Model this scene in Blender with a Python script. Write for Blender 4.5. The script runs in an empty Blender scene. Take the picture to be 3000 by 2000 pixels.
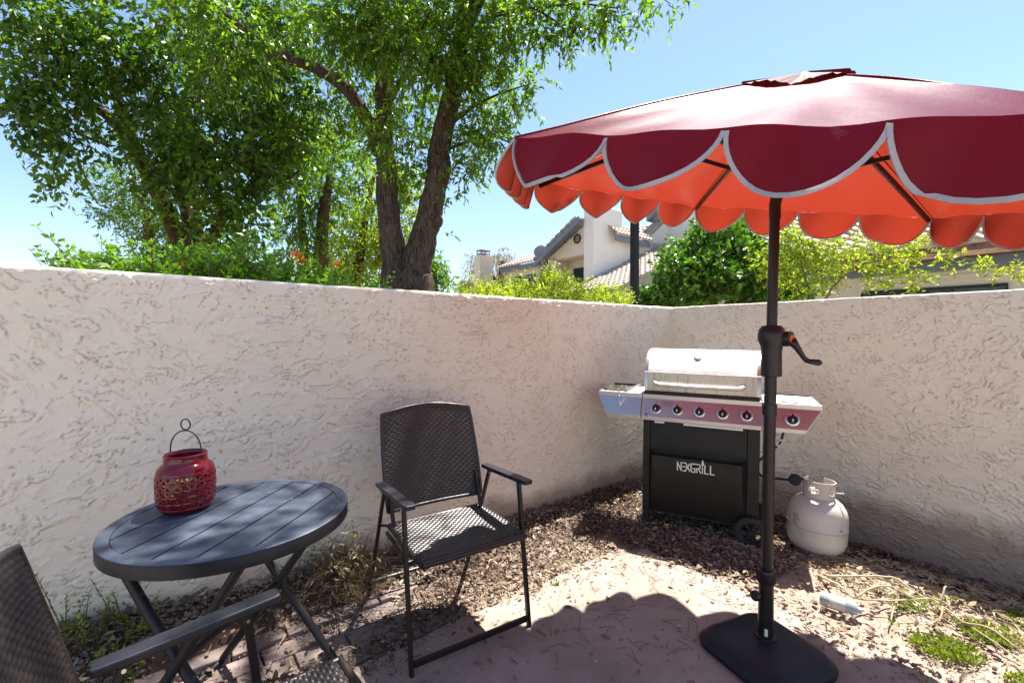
import bpy, math, random
import numpy as np
from mathutils import Vector, Matrix
R = math.radians
sc = bpy.context.scene
# ------------------------------------------------------------------ camera, sky, sun, exposure
FPX, PITCH, CH = 1316.5, 0.0153, 1.309          # focal length in px of a 3000 px wide frame, pitch down, height
cam_d = bpy.data.cameras.new('camera'); cam = bpy.data.objects.new('camera', cam_d)
sc.collection.objects.link(cam)
cam_d.sensor_width = 36.0; cam_d.lens = 36.0*FPX/3000.0
cam_d.clip_start = 0.02; cam_d.clip_end = 2000
cam.location = (0, 0, CH); cam.rotation_euler = (math.pi/2-PITCH, 0, 0)
sc.camera = cam
SUNV = Vector((0.274, 0.347, 1.0)).normalized()
w = bpy.data.worlds.new('World'); sc.world = w; w.use_nodes = True
wn = w.node_tree.nodes; wl = w.node_tree.links
bg = wn['Background']
sky = wn.new('ShaderNodeTexSky'); sky.sky_type = 'NISHITA'; sky.sun_disc = False
sky.sun_elevation = math.asin(SUNV.z); sky.sun_rotation = math.atan2(SUNV.x, SUNV.y)
sky.air_density = 1.0; sky.dust_density = 0.25; sky.ozone_density = 1.6
wl.new(sky.outputs[0], bg.inputs[0]); bg.inputs[1].default_value = 0.082
sd = bpy.data.lights.new('sun', 'SUN'); sd.energy = 5.0; sd.angle = R(0.55); sd.color = (1, .95, .88)
so = bpy.data.objects.new('sun', sd); sc.collection.objects.link(so)
so.rotation_euler = SUNV.to_track_quat('Z', 'Y').to_euler()
sc.view_settings.view_transform = 'Standard'; sc.view_settings.look = 'None'
sc.view_settings.exposure = 1.6; sc.view_settings.gamma = 1
sc.cycles.max_bounces = 8; sc.cycles.transmission_bounces = 6; sc.cycles.transparent_max_bounces = 8
rnd = random.Random(5); nr = np.random.default_rng(7)
C = sc.collection

# ------------------------------------------------------------------ helpers
def AT(x, y, Y):
    """world point seen at photo position (x,y) (2352 px wide view), at distance Y ahead"""
    k = 3000/2352
    a = (x*k-1500)/FPX; b = -(y*k-1000)/FPX; c, s = math.cos(PITCH), math.sin(PITCH)
    d = Vector((a, c+b*s, -s+b*c)); d *= Y/d.y
    return Vector((d.x, d.y, d.z+CH))
def GR(x, y, z=0.0):
    p = AT(x, y, 1.0); d = p-Vector((0, 0, CH)); t = (z-CH)/d.z
    return Vector((d.x*t, d.y*t, z))
def tag(o, label=None, cat=None, group=None, kind=None):
    if label: o['label'] = label
    if cat: o['category'] = cat
    if group: o['group'] = group
    if kind: o['kind'] = kind
    return o
def empty(name, loc=(0, 0, 0), rot=(0, 0, 0), label=None, cat=None, group=None):
    o = bpy.data.objects.new(name, None); C.objects.link(o); o.empty_display_size = .1
    o.location = loc; o.rotation_euler = rot
    return tag(o, label, cat, group)
def kids(o): return [c for c in bpy.data.objects if c.parent == o]
def copy_tree(o, parent=None):
    c = o.copy(); C.objects.link(c); c.parent = parent
    for ch in kids(o): copy_tree(ch, c)
    return c
def link_mesh(name, me, mat, parent=None, smooth=False):
    o = bpy.data.objects.new(name, me); C.objects.link(o)
    if mat: me.materials.append(mat)
    if parent: o.parent = parent
    if smooth:
        me.polygons.foreach_set('use_smooth', [True]*len(me.polygons))
        if smooth != 'all': me.set_sharp_from_angle(angle=R(smooth if smooth is not True else 40))
    me.update()
    return o
def orth(d):
    d = Vector(d).normalized(); a = Vector((0, 0, 1)) if abs(d.z) < .9 else Vector((1, 0, 0))
    u = d.cross(a).normalized(); return u, d.cross(u).normalized()
class MB:
    def __init__(s): s.v = []; s.f = []
    def add(s, vs, fs):
        n = len(s.v); s.v += [tuple(p) for p in vs]; s.f += [tuple(i+n for i in f) for f in fs]; return s
    def box(s, a, b):
        x0, y0, z0 = [min(a[i], b[i]) for i in range(3)]; x1, y1, z1 = [max(a[i], b[i]) for i in range(3)]
        return s.add([(x0,y0,z0),(x1,y0,z0),(x1,y1,z0),(x0,y1,z0),(x0,y0,z1),(x1,y0,z1),(x1,y1,z1),(x0,y1,z1)],
                     [(0,3,2,1),(4,5,6,7),(0,1,5,4),(1,2,6,5),(2,3,7,6),(3,0,4,7)])
    def hexa(s, P):    # 8 points: bottom 4 ccw, top 4 ccw
        return s.add(P, [(0,3,2,1),(4,5,6,7),(0,1,5,4),(1,2,6,5),(2,3,7,6),(3,0,4,7)])
    def tube(s, pts, r, n=8, cap=True, flat=None):
        pts = [Vector(p) for p in pts]; rr = r if isinstance(r, (list, tuple)) else [r]*len(pts)
        vs = []; u = None
        for i, p in enumerate(pts):
            if i == 0: d = pts[1]-p
            elif i == len(pts)-1: d = p-pts[i-1]
            else: d = (pts[i+1]-p).normalized()+(p-pts[i-1]).normalized()
            d.normalize()
            if u is None: u, v = orth(d)
            else:
                u = (u-d*u.dot(d)).normalized(); v = d.cross(u)
            for k in range(n):
                a = 2*math.pi*k/n; vs.append(p+u*math.cos(a)*rr[i]+v*math.sin(a)*rr[i]*(flat or 1))
        fs = [(i*n+k, i*n+(k+1) % n, (i+1)*n+(k+1) % n, (i+1)*n+k) for i in range(len(pts)-1) for k in range(n)]
        if cap: fs += [tuple(range(n))[::-1], tuple((len(pts)-1)*n+k for k in range(n))]
        return s.add(vs, fs)
    def bar(s, p, q, wd, th, up=(0, 0, 1)):      # rectangular bar
        p = Vector(p); q = Vector(q); d = (q-p).normalized(); x = d.cross(Vector(up))
        if x.length < 1e-3: x = d.cross(Vector((1, 0, 0)))
        x.normalize(); z = x.cross(d); x = x*wd/2; z = z*th/2
        return s.hexa([p-x-z, p+x-z, q+x-z, q-x-z, p-x+z, p+x+z, q+x+z, q-x+z])
    def lathe(s, prof, n=32, c=(0, 0, 0)):
        vs = [(c[0]+r*math.cos(2*math.pi*k/n), c[1]+r*math.sin(2*math.pi*k/n), c[2]+z) for r, z in prof for k in range(n)]
        return s.add(vs, [(i*n+k, i*n+(k+1) % n, (i+1)*n+(k+1) % n, (i+1)*n+k) for i in range(len(prof)-1) for k in range(n)])
    def prism(s, poly, z0, z1):
        n = len(poly); vs = [(x, y, z0) for x, y in poly]+[(x, y, z1) for x, y in poly]
        return s.add(vs, [tuple(range(n))[::-1], tuple(range(n, 2*n))]+[(i, (i+1) % n, n+(i+1) % n, n+i) for i in range(n)])
    def sphere(s, c, r, n=10, m=7):
        rx, ry, rz = r if isinstance(r, (tuple, list)) else (r, r, r)
        vs = [(c[0], c[1], c[2]-rz)]
        for j in range(1, m):
            a = -math.pi/2+math.pi*j/m
            for k in range(n): vs.append((c[0]+rx*math.cos(a)*math.cos(2*math.pi*k/n), c[1]+ry*math.cos(a)*math.sin(2*math.pi*k/n), c[2]+rz*math.sin(a)))
        vs.append((c[0], c[1], c[2]+rz)); t = len(vs)-1
        fs = [(0, 1+(k+1) % n, 1+k) for k in range(n)]
        for j in range(m-2): fs += [(1+j*n+k, 1+j*n+(k+1) % n, 1+(j+1)*n+(k+1) % n, 1+(j+1)*n+k) for k in range(n)]
        fs += [(t, t-n+k, t-n+(k+1) % n) for k in range(n)]
        return s.add(vs, fs)
    def grid(s, fn, nu, nv):
        vs = [fn(i/nu, j/nv) for j in range(nv+1) for i in range(nu+1)]
        return s.add(vs, [(j*(nu+1)+i, j*(nu+1)+i+1, (j+1)*(nu+1)+i+1, (j+1)*(nu+1)+i) for j in range(nv) for i in range(nu)])
    def xf(s, M):
        s.v = [tuple(M @ Vector(p)) for p in s.v]; return s
    def build(s, name, mat, parent=None, smooth=False, bevel=0, solid=0):
        me = bpy.data.meshes.new(name); me.from_pydata(s.v, [], s.f)
        o = link_mesh(name, me, mat, parent, smooth)
        if solid:
            m = o.modifiers.new('t', 'SOLIDIFY'); m.thickness = solid; m.offset = 0
        if bevel:
            m = o.modifiers.new('b', 'BEVEL'); m.width = bevel; m.segments = 2; m.limit_method = 'ANGLE'; m.angle_limit = R(35)
        return o
def fast_quads(name, V, mat, parent=None, k=4):
    """V: (n,k,3) array, every row one face"""
    V = np.asarray(V, dtype=np.float32); n = len(V)
    me = bpy.data.meshes.new(name)
    me.vertices.add(n*k); me.vertices.foreach_set('co', V.reshape(-1))
    me.loops.add(n*k); me.loops.foreach_set('vertex_index', np.arange(n*k, dtype=np.int32))
    me.polygons.add(n); me.polygons.foreach_set('loop_start', np.arange(0, n*k, k, dtype=np.int32))
    me.polygons.foreach_set('loop_total', np.full(n, k, dtype=np.int32))
    me.update(calc_edges=True); me.validate()
    return link_mesh(name, me, mat, parent)

# ------------------------------------------------------------------ materials
class NT:
    def __init__(s, name):
        s.m = bpy.data.materials.new(name); s.m.use_nodes = True; s.n = s.m.node_tree.nodes; s.l = s.m.node_tree.links
        s.b = s.n['Principled BSDF']; s.out = s.n['Material Output']
    def node(s, t, **kw):
        x = s.n.new(t)
        for k, v in kw.items():
            if k.startswith('i_'):
                key = k[2:].replace('_', ' ')
                x.inputs[int(key) if key.isdigit() else key].default_value = v
            else: setattr(x, k, v)
        return x
    def link(s, a, b): s.l.new(a, b)
    def coord(s, which='Object', scale=(1, 1, 1), rot=(0, 0, 0)):
        t = s.node('ShaderNodeTexCoord'); m = s.node('ShaderNodeMapping'); m.inputs['Scale'].default_value = scale; m.inputs['Rotation'].default_value = rot
        s.link(t.outputs[which], m.inputs[0]); return m.outputs[0]
    def noise(s, vec, scale, detail=4, rough=.55, dist=0):
        x = s.node('ShaderNodeTexNoise'); x.inputs['Scale'].default_value = scale; x.inputs['Detail'].default_value = detail
        x.inputs['Roughness'].default_value = rough; x.inputs['Distortion'].default_value = dist
        if vec: s.link(vec, x.inputs['Vector'])
        return x.outputs['Fac']
    def ramp(s, fac, stops, interp='LINEAR'):
        x = s.node('ShaderNodeValToRGB'); x.color_ramp.interpolation = interp
        while len(x.color_ramp.elements) < len(stops): x.color_ramp.elements.new(.5)
        for e, (p, c) in zip(x.color_ramp.elements, stops):
            e.position = p; e.color = (*c, 1) if len(c) == 3 else c
        s.link(fac, x.inputs[0]); return x.outputs[0]
    def mix(s, fac, a, b, mode='MIX'):
        x = s.node('ShaderNodeMix', data_type='RGBA', blend_type=mode)
        for i, v in ((0, fac), (6, a), (7, b)):
            if isinstance(v, (int, float)): x.inputs[i].default_value = v
            elif isinstance(v, (tuple, list)): x.inputs[i].default_value = (*v, 1)[:4]
            else: s.link(v, x.inputs[i])
        return x.outputs[2]
    def math(s, op, a, b=0.0):
        x = s.node('ShaderNodeMath', operation=op)
        for i, v in ((0, a), (1, b)):
            if isinstance(v, (int, float)): x.inputs[i].default_value = v
            else: s.link(v, x.inputs[i])
        return x.outputs[0]
    def bump(s, h, strength=.5, dist=.01, prev=None):
        x = s.node('ShaderNodeBump'); x.inputs['Strength'].default_value = strength; x.inputs['Distance'].default_value = dist
        s.link(h, x.inputs['Height'])
        if prev: s.link(prev, x.inputs['Normal'])
        s.link(x.outputs[0], s.b.inputs['Normal']); return x.outputs[0]
    def set(s, col=None, rough=None, metal=None, spec=None):
        if col is not None:
            if isinstance(col, (tuple, list)): s.b.inputs['Base Color'].default_value = (*col, 1)[:4]
            else: s.link(col, s.b.inputs['Base Color'])
        if rough is not None:
            if isinstance(rough, (int, float)): s.b.inputs['Roughness'].default_value = rough
            else: s.link(rough, s.b.inputs['Roughness'])
        if metal is not None: s.b.inputs['Metallic'].default_value = metal
        if spec is not None: s.b.inputs['Specular IOR Level'].default_value = spec
        return s
def plain(name, col, rough=.5, metal=0, spec=.5, var=.25, scale=12, bump=0, bscale=80):
    t = NT(name); v = t.coord()
    n = t.noise(v, scale, 5)
    lo = tuple(c*(1-var) for c in col); hi = tuple(min(1, c*(1+var)) for c in col)
    t.set(t.ramp(n, [(.3, lo), (.7, hi)]), rough, metal, spec)
    if bump: t.bump(t.noise(v, bscale, 4), .5, bump)
    return t.m
def stucco(name, col, painted_dark, tscale=1.0, amt=1.0):
    t = NT(name); v = t.coord(scale=(tscale,)*3)
    # knocked-down ridges: ragged contour lines of a distorted noise, with patches of smooth trowelled plaster
    vs = t.coord(scale=(tscale*1.0, tscale*1.0, tscale*2.1))
    a = t.noise(vs, 5.5, 5, .62, .9)
    st = t.ramp(t.math('FRACT', t.math('MULTIPLY', a, 7.0)), [(0, (0, 0, 0)), (.12, (.15,)*3), (.72, (.62,)*3), (.9, (1, 1, 1)), (1, (0, 0, 0))])
    f = t.noise(v, 24, 6, .7, .6)
    st2 = t.ramp(f, [(.47, (0, 0, 0)), (.56, (1, 1, 1))])
    patch = t.ramp(t.noise(v, 2.3, 2), [(.40, (.25,)*3), (.6, (1, 1, 1))])
    h = t.mix(.45, st, st2, 'MIX'); h = t.mix(1.0, h, patch, 'MULTIPLY')
    fine = t.noise(v, 140, 3)
    n1 = t.bump(h, .9*amt, .012)
    t.bump(fine, .25, .003, n1)
    # shade below each ridge, painted into the colour of the crevices
    cre = t.ramp(t.math('FRACT', t.math('MULTIPLY', a, 7.0)), [(0, (1, 1, 1)), (.045, (0, 0, 0)), (.97, (0, 0, 0)), (1, (1, 1, 1))])
    pits = t.ramp(t.noise(v, 34, 5, .75, .8), [(.30, (1, 1, 1)), (.375, (0, 0, 0))])
    cr = t.mix(1.0, t.mix(1.0, cre, t.ramp(t.noise(v, 16, 4), [(.42, (0, 0, 0)), (.55, (1, 1, 1))]), 'MULTIPLY'), pits, 'ADD')
    cr = t.mix(1.0, cr, patch, 'MULTIPLY')
    base = t.mix(t.noise(v, 1.6, 4), tuple(c*.88 for c in col), tuple(min(1, c*1.08) for c in col))
    cr = t.math('MULTIPLY', cr, .62*amt)
    t.set(t.mix(cr, base, painted_dark), .9, 0, .2)
    return t
def metal(name, col, rough, var=.1, streak=(1, 1, 30), bump=.0004, scale=14, rvar=.12, painted_dark=None):
    t = NT(name); v = t.coord(scale=streak)
    n = t.noise(v, scale, 6, .6)
    base = t.ramp(n, [(.3, tuple(c*(1-var) for c in col)), (.7, tuple(min(1, c*(1+var)) for c in col))])
    if painted_dark:
        base = t.mix(t.ramp(t.noise(t.coord(scale=painted_dark[1]), painted_dark[2], 4), [(.5, (0, 0, 0)), (.75, (painted_dark[3],)*3)]), base, painted_dark[0])
    t.set(base, t.ramp(n, [(.2, (rough-rvar,)*3), (.8, (rough+rvar,)*3)]), 1.0)
    if bump: t.bump(n, .3, bump)
    return t.m
def leafmat(name, cols, trans, tfac=.45, rough=.45, spec=.35):
    t = NT(name)
    g = t.node('ShaderNodeNewGeometry')
    c = t.ramp(g.outputs['Random Per Island'], [(i/(len(cols)-1), k) for i, k in enumerate(cols)])
    big = t.noise(t.coord(), 1.1, 2)
    c = t.mix(t.ramp(big, [(.35, (0, 0, 0)), (.65, (.55,)*3)]), c, cols[-1])
    t.set(c, rough, 0, spec)
    tr = t.node('ShaderNodeBsdfTranslucent')
    tc = t.mix(1.0, c, trans, 'MULTIPLY'); t.link(tc, tr.inputs[0])
    mx = t.node('ShaderNodeMixShader'); mx.inputs[0].default_value = tfac
    t.link(t.b.outputs[0], mx.inputs[1]); t.link(tr.outputs[0], mx.inputs[2]); t.link(mx.outputs[0], t.out.inputs[0])
    return t.m
def cloth(name, col, tcol, tfac, rough=.5, spec=.5, sheen=0):
    t = NT(name); v = t.coord()
    n = t.noise(v, 3, 4); c = t.mix(n, tuple(k*.85 for k in col), tuple(k*1.12 for k in col))
    t.set(c, rough, 0, spec)
    t.b.inputs['Sheen Weight'].default_value = sheen
    wv = t.noise(v, 260, 2); wr = t.noise(v, 7, 3, .5, .6)
    n1 = t.bump(wv, .35, .0012); t.bump(wr, .25, .008, n1)
    tr = t.node('ShaderNodeBsdfTranslucent'); tr.inputs[0].default_value = (*tcol, 1)
    mx = t.node('ShaderNodeMixShader'); mx.inputs[0].default_value = tfac
    t.link(t.b.outputs[0], mx.inputs[1]); t.link(tr.outputs[0], mx.inputs[2]); t.link(mx.outputs[0], t.out.inputs[0])
    return t.m
def bark(name, lo, hi, sc_=1.0):
    t = NT(name); v = t.coord(scale=(9*sc_, 9*sc_, 1.6*sc_))
    n = t.noise(v, 3.2, 7, .68, 1.4)
    t.set(t.ramp(n, [(.34, lo), (.5, tuple((a+b)/2 for a, b in zip(lo, hi))), (.66, hi)]), .95, 0, .1)
    t.bump(n, 1.0, .045); return t.m

M = {}
def wall_stucco():
    t = NT('wall_stucco'); v = t.coord()
    base = t.ramp(t.noise(v, 1.3, 4), [(.3, (.76, .67, .545)), (.7, (.84, .75, .615))])
    painted_dark = t.node('ShaderNodeAttribute', attribute_name='groove_shade').outputs['Fac']      # relief shade painted brown into the plaster grooves, under the lips
    base = t.mix(t.math('MULTIPLY', painted_dark, .58), base, (.30, .215, .155))
    sep = t.node('ShaderNodeSeparateXYZ'); t.link(v, sep.inputs[0])
    low = t.math('ADD', sep.outputs[2], t.math('MULTIPLY', t.noise(v, 3.5, 4), -.28))      # splashed soil low on the wall
    base = t.mix(t.ramp(low, [(-.10+.0, (.75,)*3), (.12, (0, 0, 0))]), base, (.26, .17, .11))
    t.set(base, .9, 0, .2); t.bump(t.noise(v, 170, 3), .3, .002); return t.m
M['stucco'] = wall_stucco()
M['cream'] = stucco('house_stucco', (.66, .60, .47), (.45, .38, .28), .8, .45).m
M['white_st'] = stucco('chimney_stucco', (.80, .77, .70), (.6, .55, .46), .8, .4).m
M['walltop'] = plain('wall_cap', (.66, .60, .53), .9, bump=.004, bscale=60)
def soil():
    t = NT('soil'); v = t.coord()
    a = t.node('ShaderNodeAttribute', attribute_name='mulch').outputs['Fac']
    n = t.noise(v, 9, 6, .65); f = t.noise(v, 120, 3)
    dusty = t.ramp(n, [(.3, (.24, .175, .13)), (.7, (.40, .325, .26))]); dark = t.ramp(n, [(.3, (.045, .027, .02)), (.7, (.12, .075, .052))])
    k = t.ramp(t.math('ADD', a, t.math('MULTIPLY', t.math('SUBTRACT', n, .5), 1.1)), [(.35, (0, 0, 0)), (.65, (1, 1, 1))])
    c = t.mix(k, dusty, dark); c = t.mix(t.ramp(f, [(.60, (0, 0, 0)), (.68, (.7,)*3)]), c, (.06, .035, .025))
    t.set(c, .95, 0, .15); t.bump(t.noise(v, 45, 5), .6, .015); return t.m
M['soil'] = soil()
def concrete():
    t = NT('patio_concrete'); v = t.coord()
    a = t.noise(v, 2.2, 5, .6); b = t.noise(v, 130, 3)
    c = t.ramp(a, [(.3, (.22, .172, .142)), (.55, (.31, .25, .208)), (.8, (.40, .335, .285))])
    c = t.mix(t.ramp(b, [(.62, (0, 0, 0)), (.72, (.5,)*3)]), c, (.10, .07, .055))
    t.set(c, .9, 0, .25); n1 = t.bump(b, .5, .002); t.bump(a, .3, .006, n1); return t.m
M['concrete'] = concrete()
M['brick'] = plain('paver', (.22, .165, .145), .85, var=.22, scale=9, bump=.003, bscale=90)
M['bark'] = bark('rough_bark', (.014, .010, .008), (.17, .125, .095))
M['bark2'] = bark('brown_bark', (.05, .028, .016), (.17, .095, .055), 1.4)
M['twig'] = plain('twig_bark', (.14, .09, .05), .9)
M['leaf'] = leafmat('ash_leaf', [(.019, .052, .006), (.041, .098, .009), (.072, .15, .012), (.145, .25, .02)], (2.3, 2.4, .4), .5, .32, .45)
M['leaf_d'] = leafmat('dark_leaf', [(.012, .04, .006), (.025, .068, .007), (.045, .105, .010), (.11, .20, .018)], (2.3, 2.5, .45), .42, .30, .45)
M['leaf_y'] = leafmat('light_leaf', [(.09, .15, .012), (.17, .26, .02), (.26, .36, .03), (.34, .43, .05)], (1.8, 1.7, .5), .5)
M['leaf_v'] = leafmat('vine_leaf', [(.03, .09, .010), (.07, .16, .014), (.13, .25, .02)], (2.1, 2.1, .4), .44)
M['leaf_c'] = leafmat('citrus_leaf', [(.02, .06, .010), (.045, .105, .014), (.08, .17, .02), (.13, .24, .03)], (1.6, 2.0, .4), .3, .42, .4)
M['leaf_w'] = leafmat('willow_leaf', [(.16, .15, .06), (.24, .20, .08), (.3, .22, .08)], (1.3, 1.3, .6), .4)
M['weed'] = leafmat('weed_leaf', [(.08, .14, .02), (.14, .21, .03), (.24, .26, .05)], (1.5, 1.6, .5), .4)
M['litter'] = leafmat('dead_leaf', [(.02, .012, .008), (.09, .048, .028), (.26, .175, .11), (.045, .025, .016), (.42, .33, .23), (.09, .038, .02), (.03, .018, .012), (.52, .45, .36)], (1.2, 1.0, .7), .18, .8, .2)
M['yleaf'] = leafmat('yellow_leaf', [(.5, .26, .04), (.6, .34, .07)], (1.2, 1, .5), .3)
M['straw'] = leafmat('straw', [(.50, .45, .32), (.62, .56, .42), (.34, .24, .12)], (1.2, 1.1, .7), .2, .8, .2)
M['stone'] = leafmat('pebble', [(.09, .05, .042), (.16, .09, .078), (.24, .17, .15), (.12, .08, .07)], (0, 0, 0), .0, .85, .3)
M['flower'] = leafmat('orange_petal', [(.75, .13, .02), (.8, .2, .03)], (1.1, .8, .5), .4)
M['canopy'] = cloth('canopy_cloth', (.155, .004, .022), (.34, .036, .013), .36, .31, .16)
M['vent'] = cloth('vent_cloth', (.085, .004, .016), (.10, .006, .006), .2, .6, .08)
M['trim'] = cloth('canopy_trim', (.42, .42, .44), (.4, .4, .4), .15, .7, .2)
M['bronze'] = plain('bronze_paint', (.017, .013, .011), .38, .25, .5, .2)
M['blackp'] = plain('black_plastic', (.010, .010, .011), .42, 0, .5, .2, bump=.0008, bscale=300)
M['basep'] = plain('base_resin', (.010, .010, .014), .55, 0, .35, .25, 20, .001, 260)
M['orange'] = plain('orange_plastic', (.75, .12, .03), .4)
M['steel'] = metal('brushed_steel', (.52, .50, .49), .33, .08, (1, 1, 60), .0003, 10, .08)
M['steel_lid'] = metal('lid_steel', (.38, .33, .29), .27, .12, (18, 18, 1), .0004, 9, .07, ((.22, .14, .08), (26, 26, 1.5), 2.2, .8))  # brown streaks paint the reflection of a house into the lid front
M['steel_top'] = metal('shelf_steel', (.74, .73, .71), .56, .1, (1, 1, 1), .0004, 20, .08)
M['chrome'] = metal('chrome', (.62, .61, .60), .2, .05, (1, 1, 1), 0, 20, .04)
M['blackm'] = None
M['rubber'] = plain('rubber', (.015, .015, .015), .7)
M['whitepaint'] = plain('logo_white', (.72, .71, .66), .5, var=.03)
M['printing'] = plain('panel_print', (.03, .02, .025), .6)
M['knobm'] = plain('knob_black', (.014, .014, .016), .35, 0, .4)
M['redb'] = plain('red_button', (.45, .02, .04), .3)
def worn(name, col, rough, spots, spotcol, var, bump):
    t = NT(name); v = t.coord(); base = t.ramp(t.noise(v, 4, 5), [(.3, tuple(c*(1-var) for c in col)), (.7, tuple(c*(1+var) for c in col))])
    sp = t.ramp(t.noise(v, spots, 5, .7), [(.66, (0, 0, 0)), (.72, (.8,)*3)]); base = t.mix(sp, base, spotcol)
    t.set(base, t.ramp(t.noise(v, 11, 5), [(.3, (rough,)*3), (.7, (rough+.2,)*3)]), 0, .5); t.bump(t.noise(v, 90, 3), .3, bump); return t.m
M['tank'] = worn('tank_paint', (.57, .52, .45), .28, 22, (.28, .17, .10), .12, .0006)
M['tank_s'] = plain('seam_paint', (.36, .30, .25), .5)
M['tablem'] = plain('table_paint', (.066, .084, .118), .5, .1, .5, .22, 30, .0008, 240)
M['tabled'] = plain('table_frame', (.014, .013, .015), .45, .1, .4, .15)
M['wicker'] = plain('wicker', (.019, .014, .013), .38, 0, .55, .3, 25, .0006, 300)
M['wicker2'] = M['wicker']
M['chairm'] = plain('chair_frame', (.016, .012, .012), .38, .2, .5, .2)
M['armm'] = plain('arm_rest', (.014, .015, .022), .42, 0, .5, .2, 20, .0006, 220)
M['blackm'] = worn('black_enamel', (.0055, .005, .0035), .46, 30, (.022, .018, .013), .3, .0003)
M['bolt'] = metal('bolt', (.6, .58, .55), .3, .05, (1, 1, 1), 0)
M['ceramic'] = plain('red_glaze', (.15, .003, .010), .10, 0, .6, .12, 6)
M['candle'] = plain('candle', (.52, .30, .05), .5)
M['wire'] = plain('wire', (.015, .013, .02), .4, .4)
M['tile'] = plain('roof_tile', (.44, .36, .30), .85, var=.3, scale=5, bump=.006, bscale=40)
M['tiled'] = plain('roof_tile_edge', (.17, .10, .08), .9, var=.3)
M['fascia'] = plain('blue_grey_trim', (.145, .18, .22), .6, var=.12)
M['tan'] = plain('tan_trim', (.50, .32, .18), .6)
M['glass'] = plain('window_glass', (.05, .06, .065), .08, 0, .6)
M['dark'] = plain('dark_opening', (.02, .02, .022), .8)
M['grey'] = plain('dish_grey', (.24, .25, .26), .5)
M['postm'] = plain('post_paint', (.008, .009, .012), .5, 0, .3)
M['jar'] = plain('jar_plastic', (.30, .36, .37), .15, 0, .6)

# ------------------------------------------------------------------ the setting
U = Vector((math.cos(.6607), math.sin(.6607), 0)); Vv = Vector((-U.y, U.x, 0))   # along the left wall (away) / across it (away)
CW = Vector((1.4802, 4.1445, 0)); WH = 1.5585
KS = Vector((.74, 2.80, 0))                 # far corner of the patio slab
def wd(x, y):
    p = Vector((x, y, 0))-CW; return -p.dot(Vv), -p.dot(U)      # distance inside left wall, inside right wall
def ks(x, y):
    p = Vector((x, y, 0))-KS; return p.dot(Vv), p.dot(U)        # beyond slab edge (left strip), (right strip)
def sstep(t): t = min(1, max(0, t)); return t*t*(3-2*t)
def TZ(x, y):
    """soil banked up against the left wall, falling away towards the right wall"""
    s_, r_ = ks(x, y); a, b = wd(x, y)
    t = max(0, b); q = max(0, a)
    hl = .083+.04*max(0, t-1.7)**1.3; hr = .02-.12*sstep(q/1.3)-.012*q
    return min(hl, .22)*sstep((s_-.32)/.27)*(1 if b > -.5 else 0)+hr*sstep((r_-.85)/.5)*(1 if a > -.5 else 0)
def ground():
    def axis(lo, hi, f0, f1, step):
        a = list(np.arange(f0, f1+1e-6, step)); out = [lo, lo*.3+f0*.7-.01, *a, hi*.3+f1*.7, hi]; return sorted(set(out))
    xs = axis(-600, 600, -3.5, 3.6, .05); ys = axis(-300, 900, -1.0, 4.6, .05)
    vs = []
    for y in ys:
        for x in xs:
            z = 0
            if -3.5 < x < 3.6 and -1 < y < 4.6:
                z = .006*math.sin(x*7.1+y*3.3)+.005*math.sin(x*13-y*11+1)+.004*math.sin(x*29+y*23)-.012+TZ(x, y)
            else: z = -.012
            vs.append((x, y, z))
    n = len(xs)
    fs = [(j*n+i, j*n+i+1, (j+1)*n+i+1, (j+1)*n+i) for j in range(len(ys)-1) for i in range(n-1)]
    me = bpy.data.meshes.new('ground'); me.from_pydata(vs, [], fs)
    at = me.attributes.new('mulch', 'FLOAT', 'POINT'); mv = []
    for x, y, z in vs:
        a, b = wd(x, y); s_, r_ = ks(x, y)
        m_ = 1-sstep((min(a, b)-.22)/.45) if min(a, b) > -1 else .3
        if s_ > 0 and r_ < 0: m_ = max(m_, .45)
        g_ = math.hypot(x-1.25, y-3.0); m_ = max(m_, 1-sstep((g_-.45)/.25)); mv.append(m_)
    at.data.foreach_set('value', mv)
    tag(link_mesh('ground', me, M['soil'], smooth='all'), 'reddish brown bare soil under the leaf litter', 'ground', kind='structure')
ground()
def frame_pt(o, a, b, z=0): return Vector((o.x, o.y, 0))+U*a+Vv*b+Vector((0, 0, z))
def slab():
    m = MB(); rr = random.Random(3); poly = []
    def wob(p, k=.02): return (p.x+rr.uniform(-k, k), p.y+rr.uniform(-k, k))
    for i in range(41): poly.append(wob(KS-U*(6*i/40)))
    poly.append(tuple((KS-U*6-Vv*8)[:2])); poly.append(tuple((KS-Vv*8)[:2]))
    for i in range(40, 0, -1): poly.append(wob(KS-Vv*(5*i/40)))
    m.prism(poly[::-1], -.04, .006)
    tag(m.build('patio_slab', M['concrete']), 'dusty pinkish brown concrete slab in the middle of the yard', 'patio', kind='structure')
slab()
def path():
    m = MB(); rr = random.Random(9)
    for i in range(9):
        for j in range(4):
            a = -1.28-i*.205-(.1 if j % 2 else 0); b = .075+j*.103
            c = KS+U*a+Vv*b; z = -.002+rr.uniform(-.003, .003)+max(0, TZ(c.x, c.y)); e = U*.0985; g = Vv*.049
            m.hexa([c-e-g+Vector((0, 0, -.05)), c+e-g+Vector((0, 0, -.05)), c+e+g+Vector((0, 0, -.05)), c-e+g+Vector((0, 0, -.05)),
                    c-e-g+Vector((0, 0, z+.006)), c+e-g+Vector((0, 0, z+.006)), c+e+g+Vector((0, 0, z+.006)), c-e+g+Vector((0, 0, z+.006))])
    tag(m.build('brick_path', M['brick'], bevel=.004), 'mauve brick pavers half buried under dead leaves', 'path', kind='structure')
path()
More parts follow.
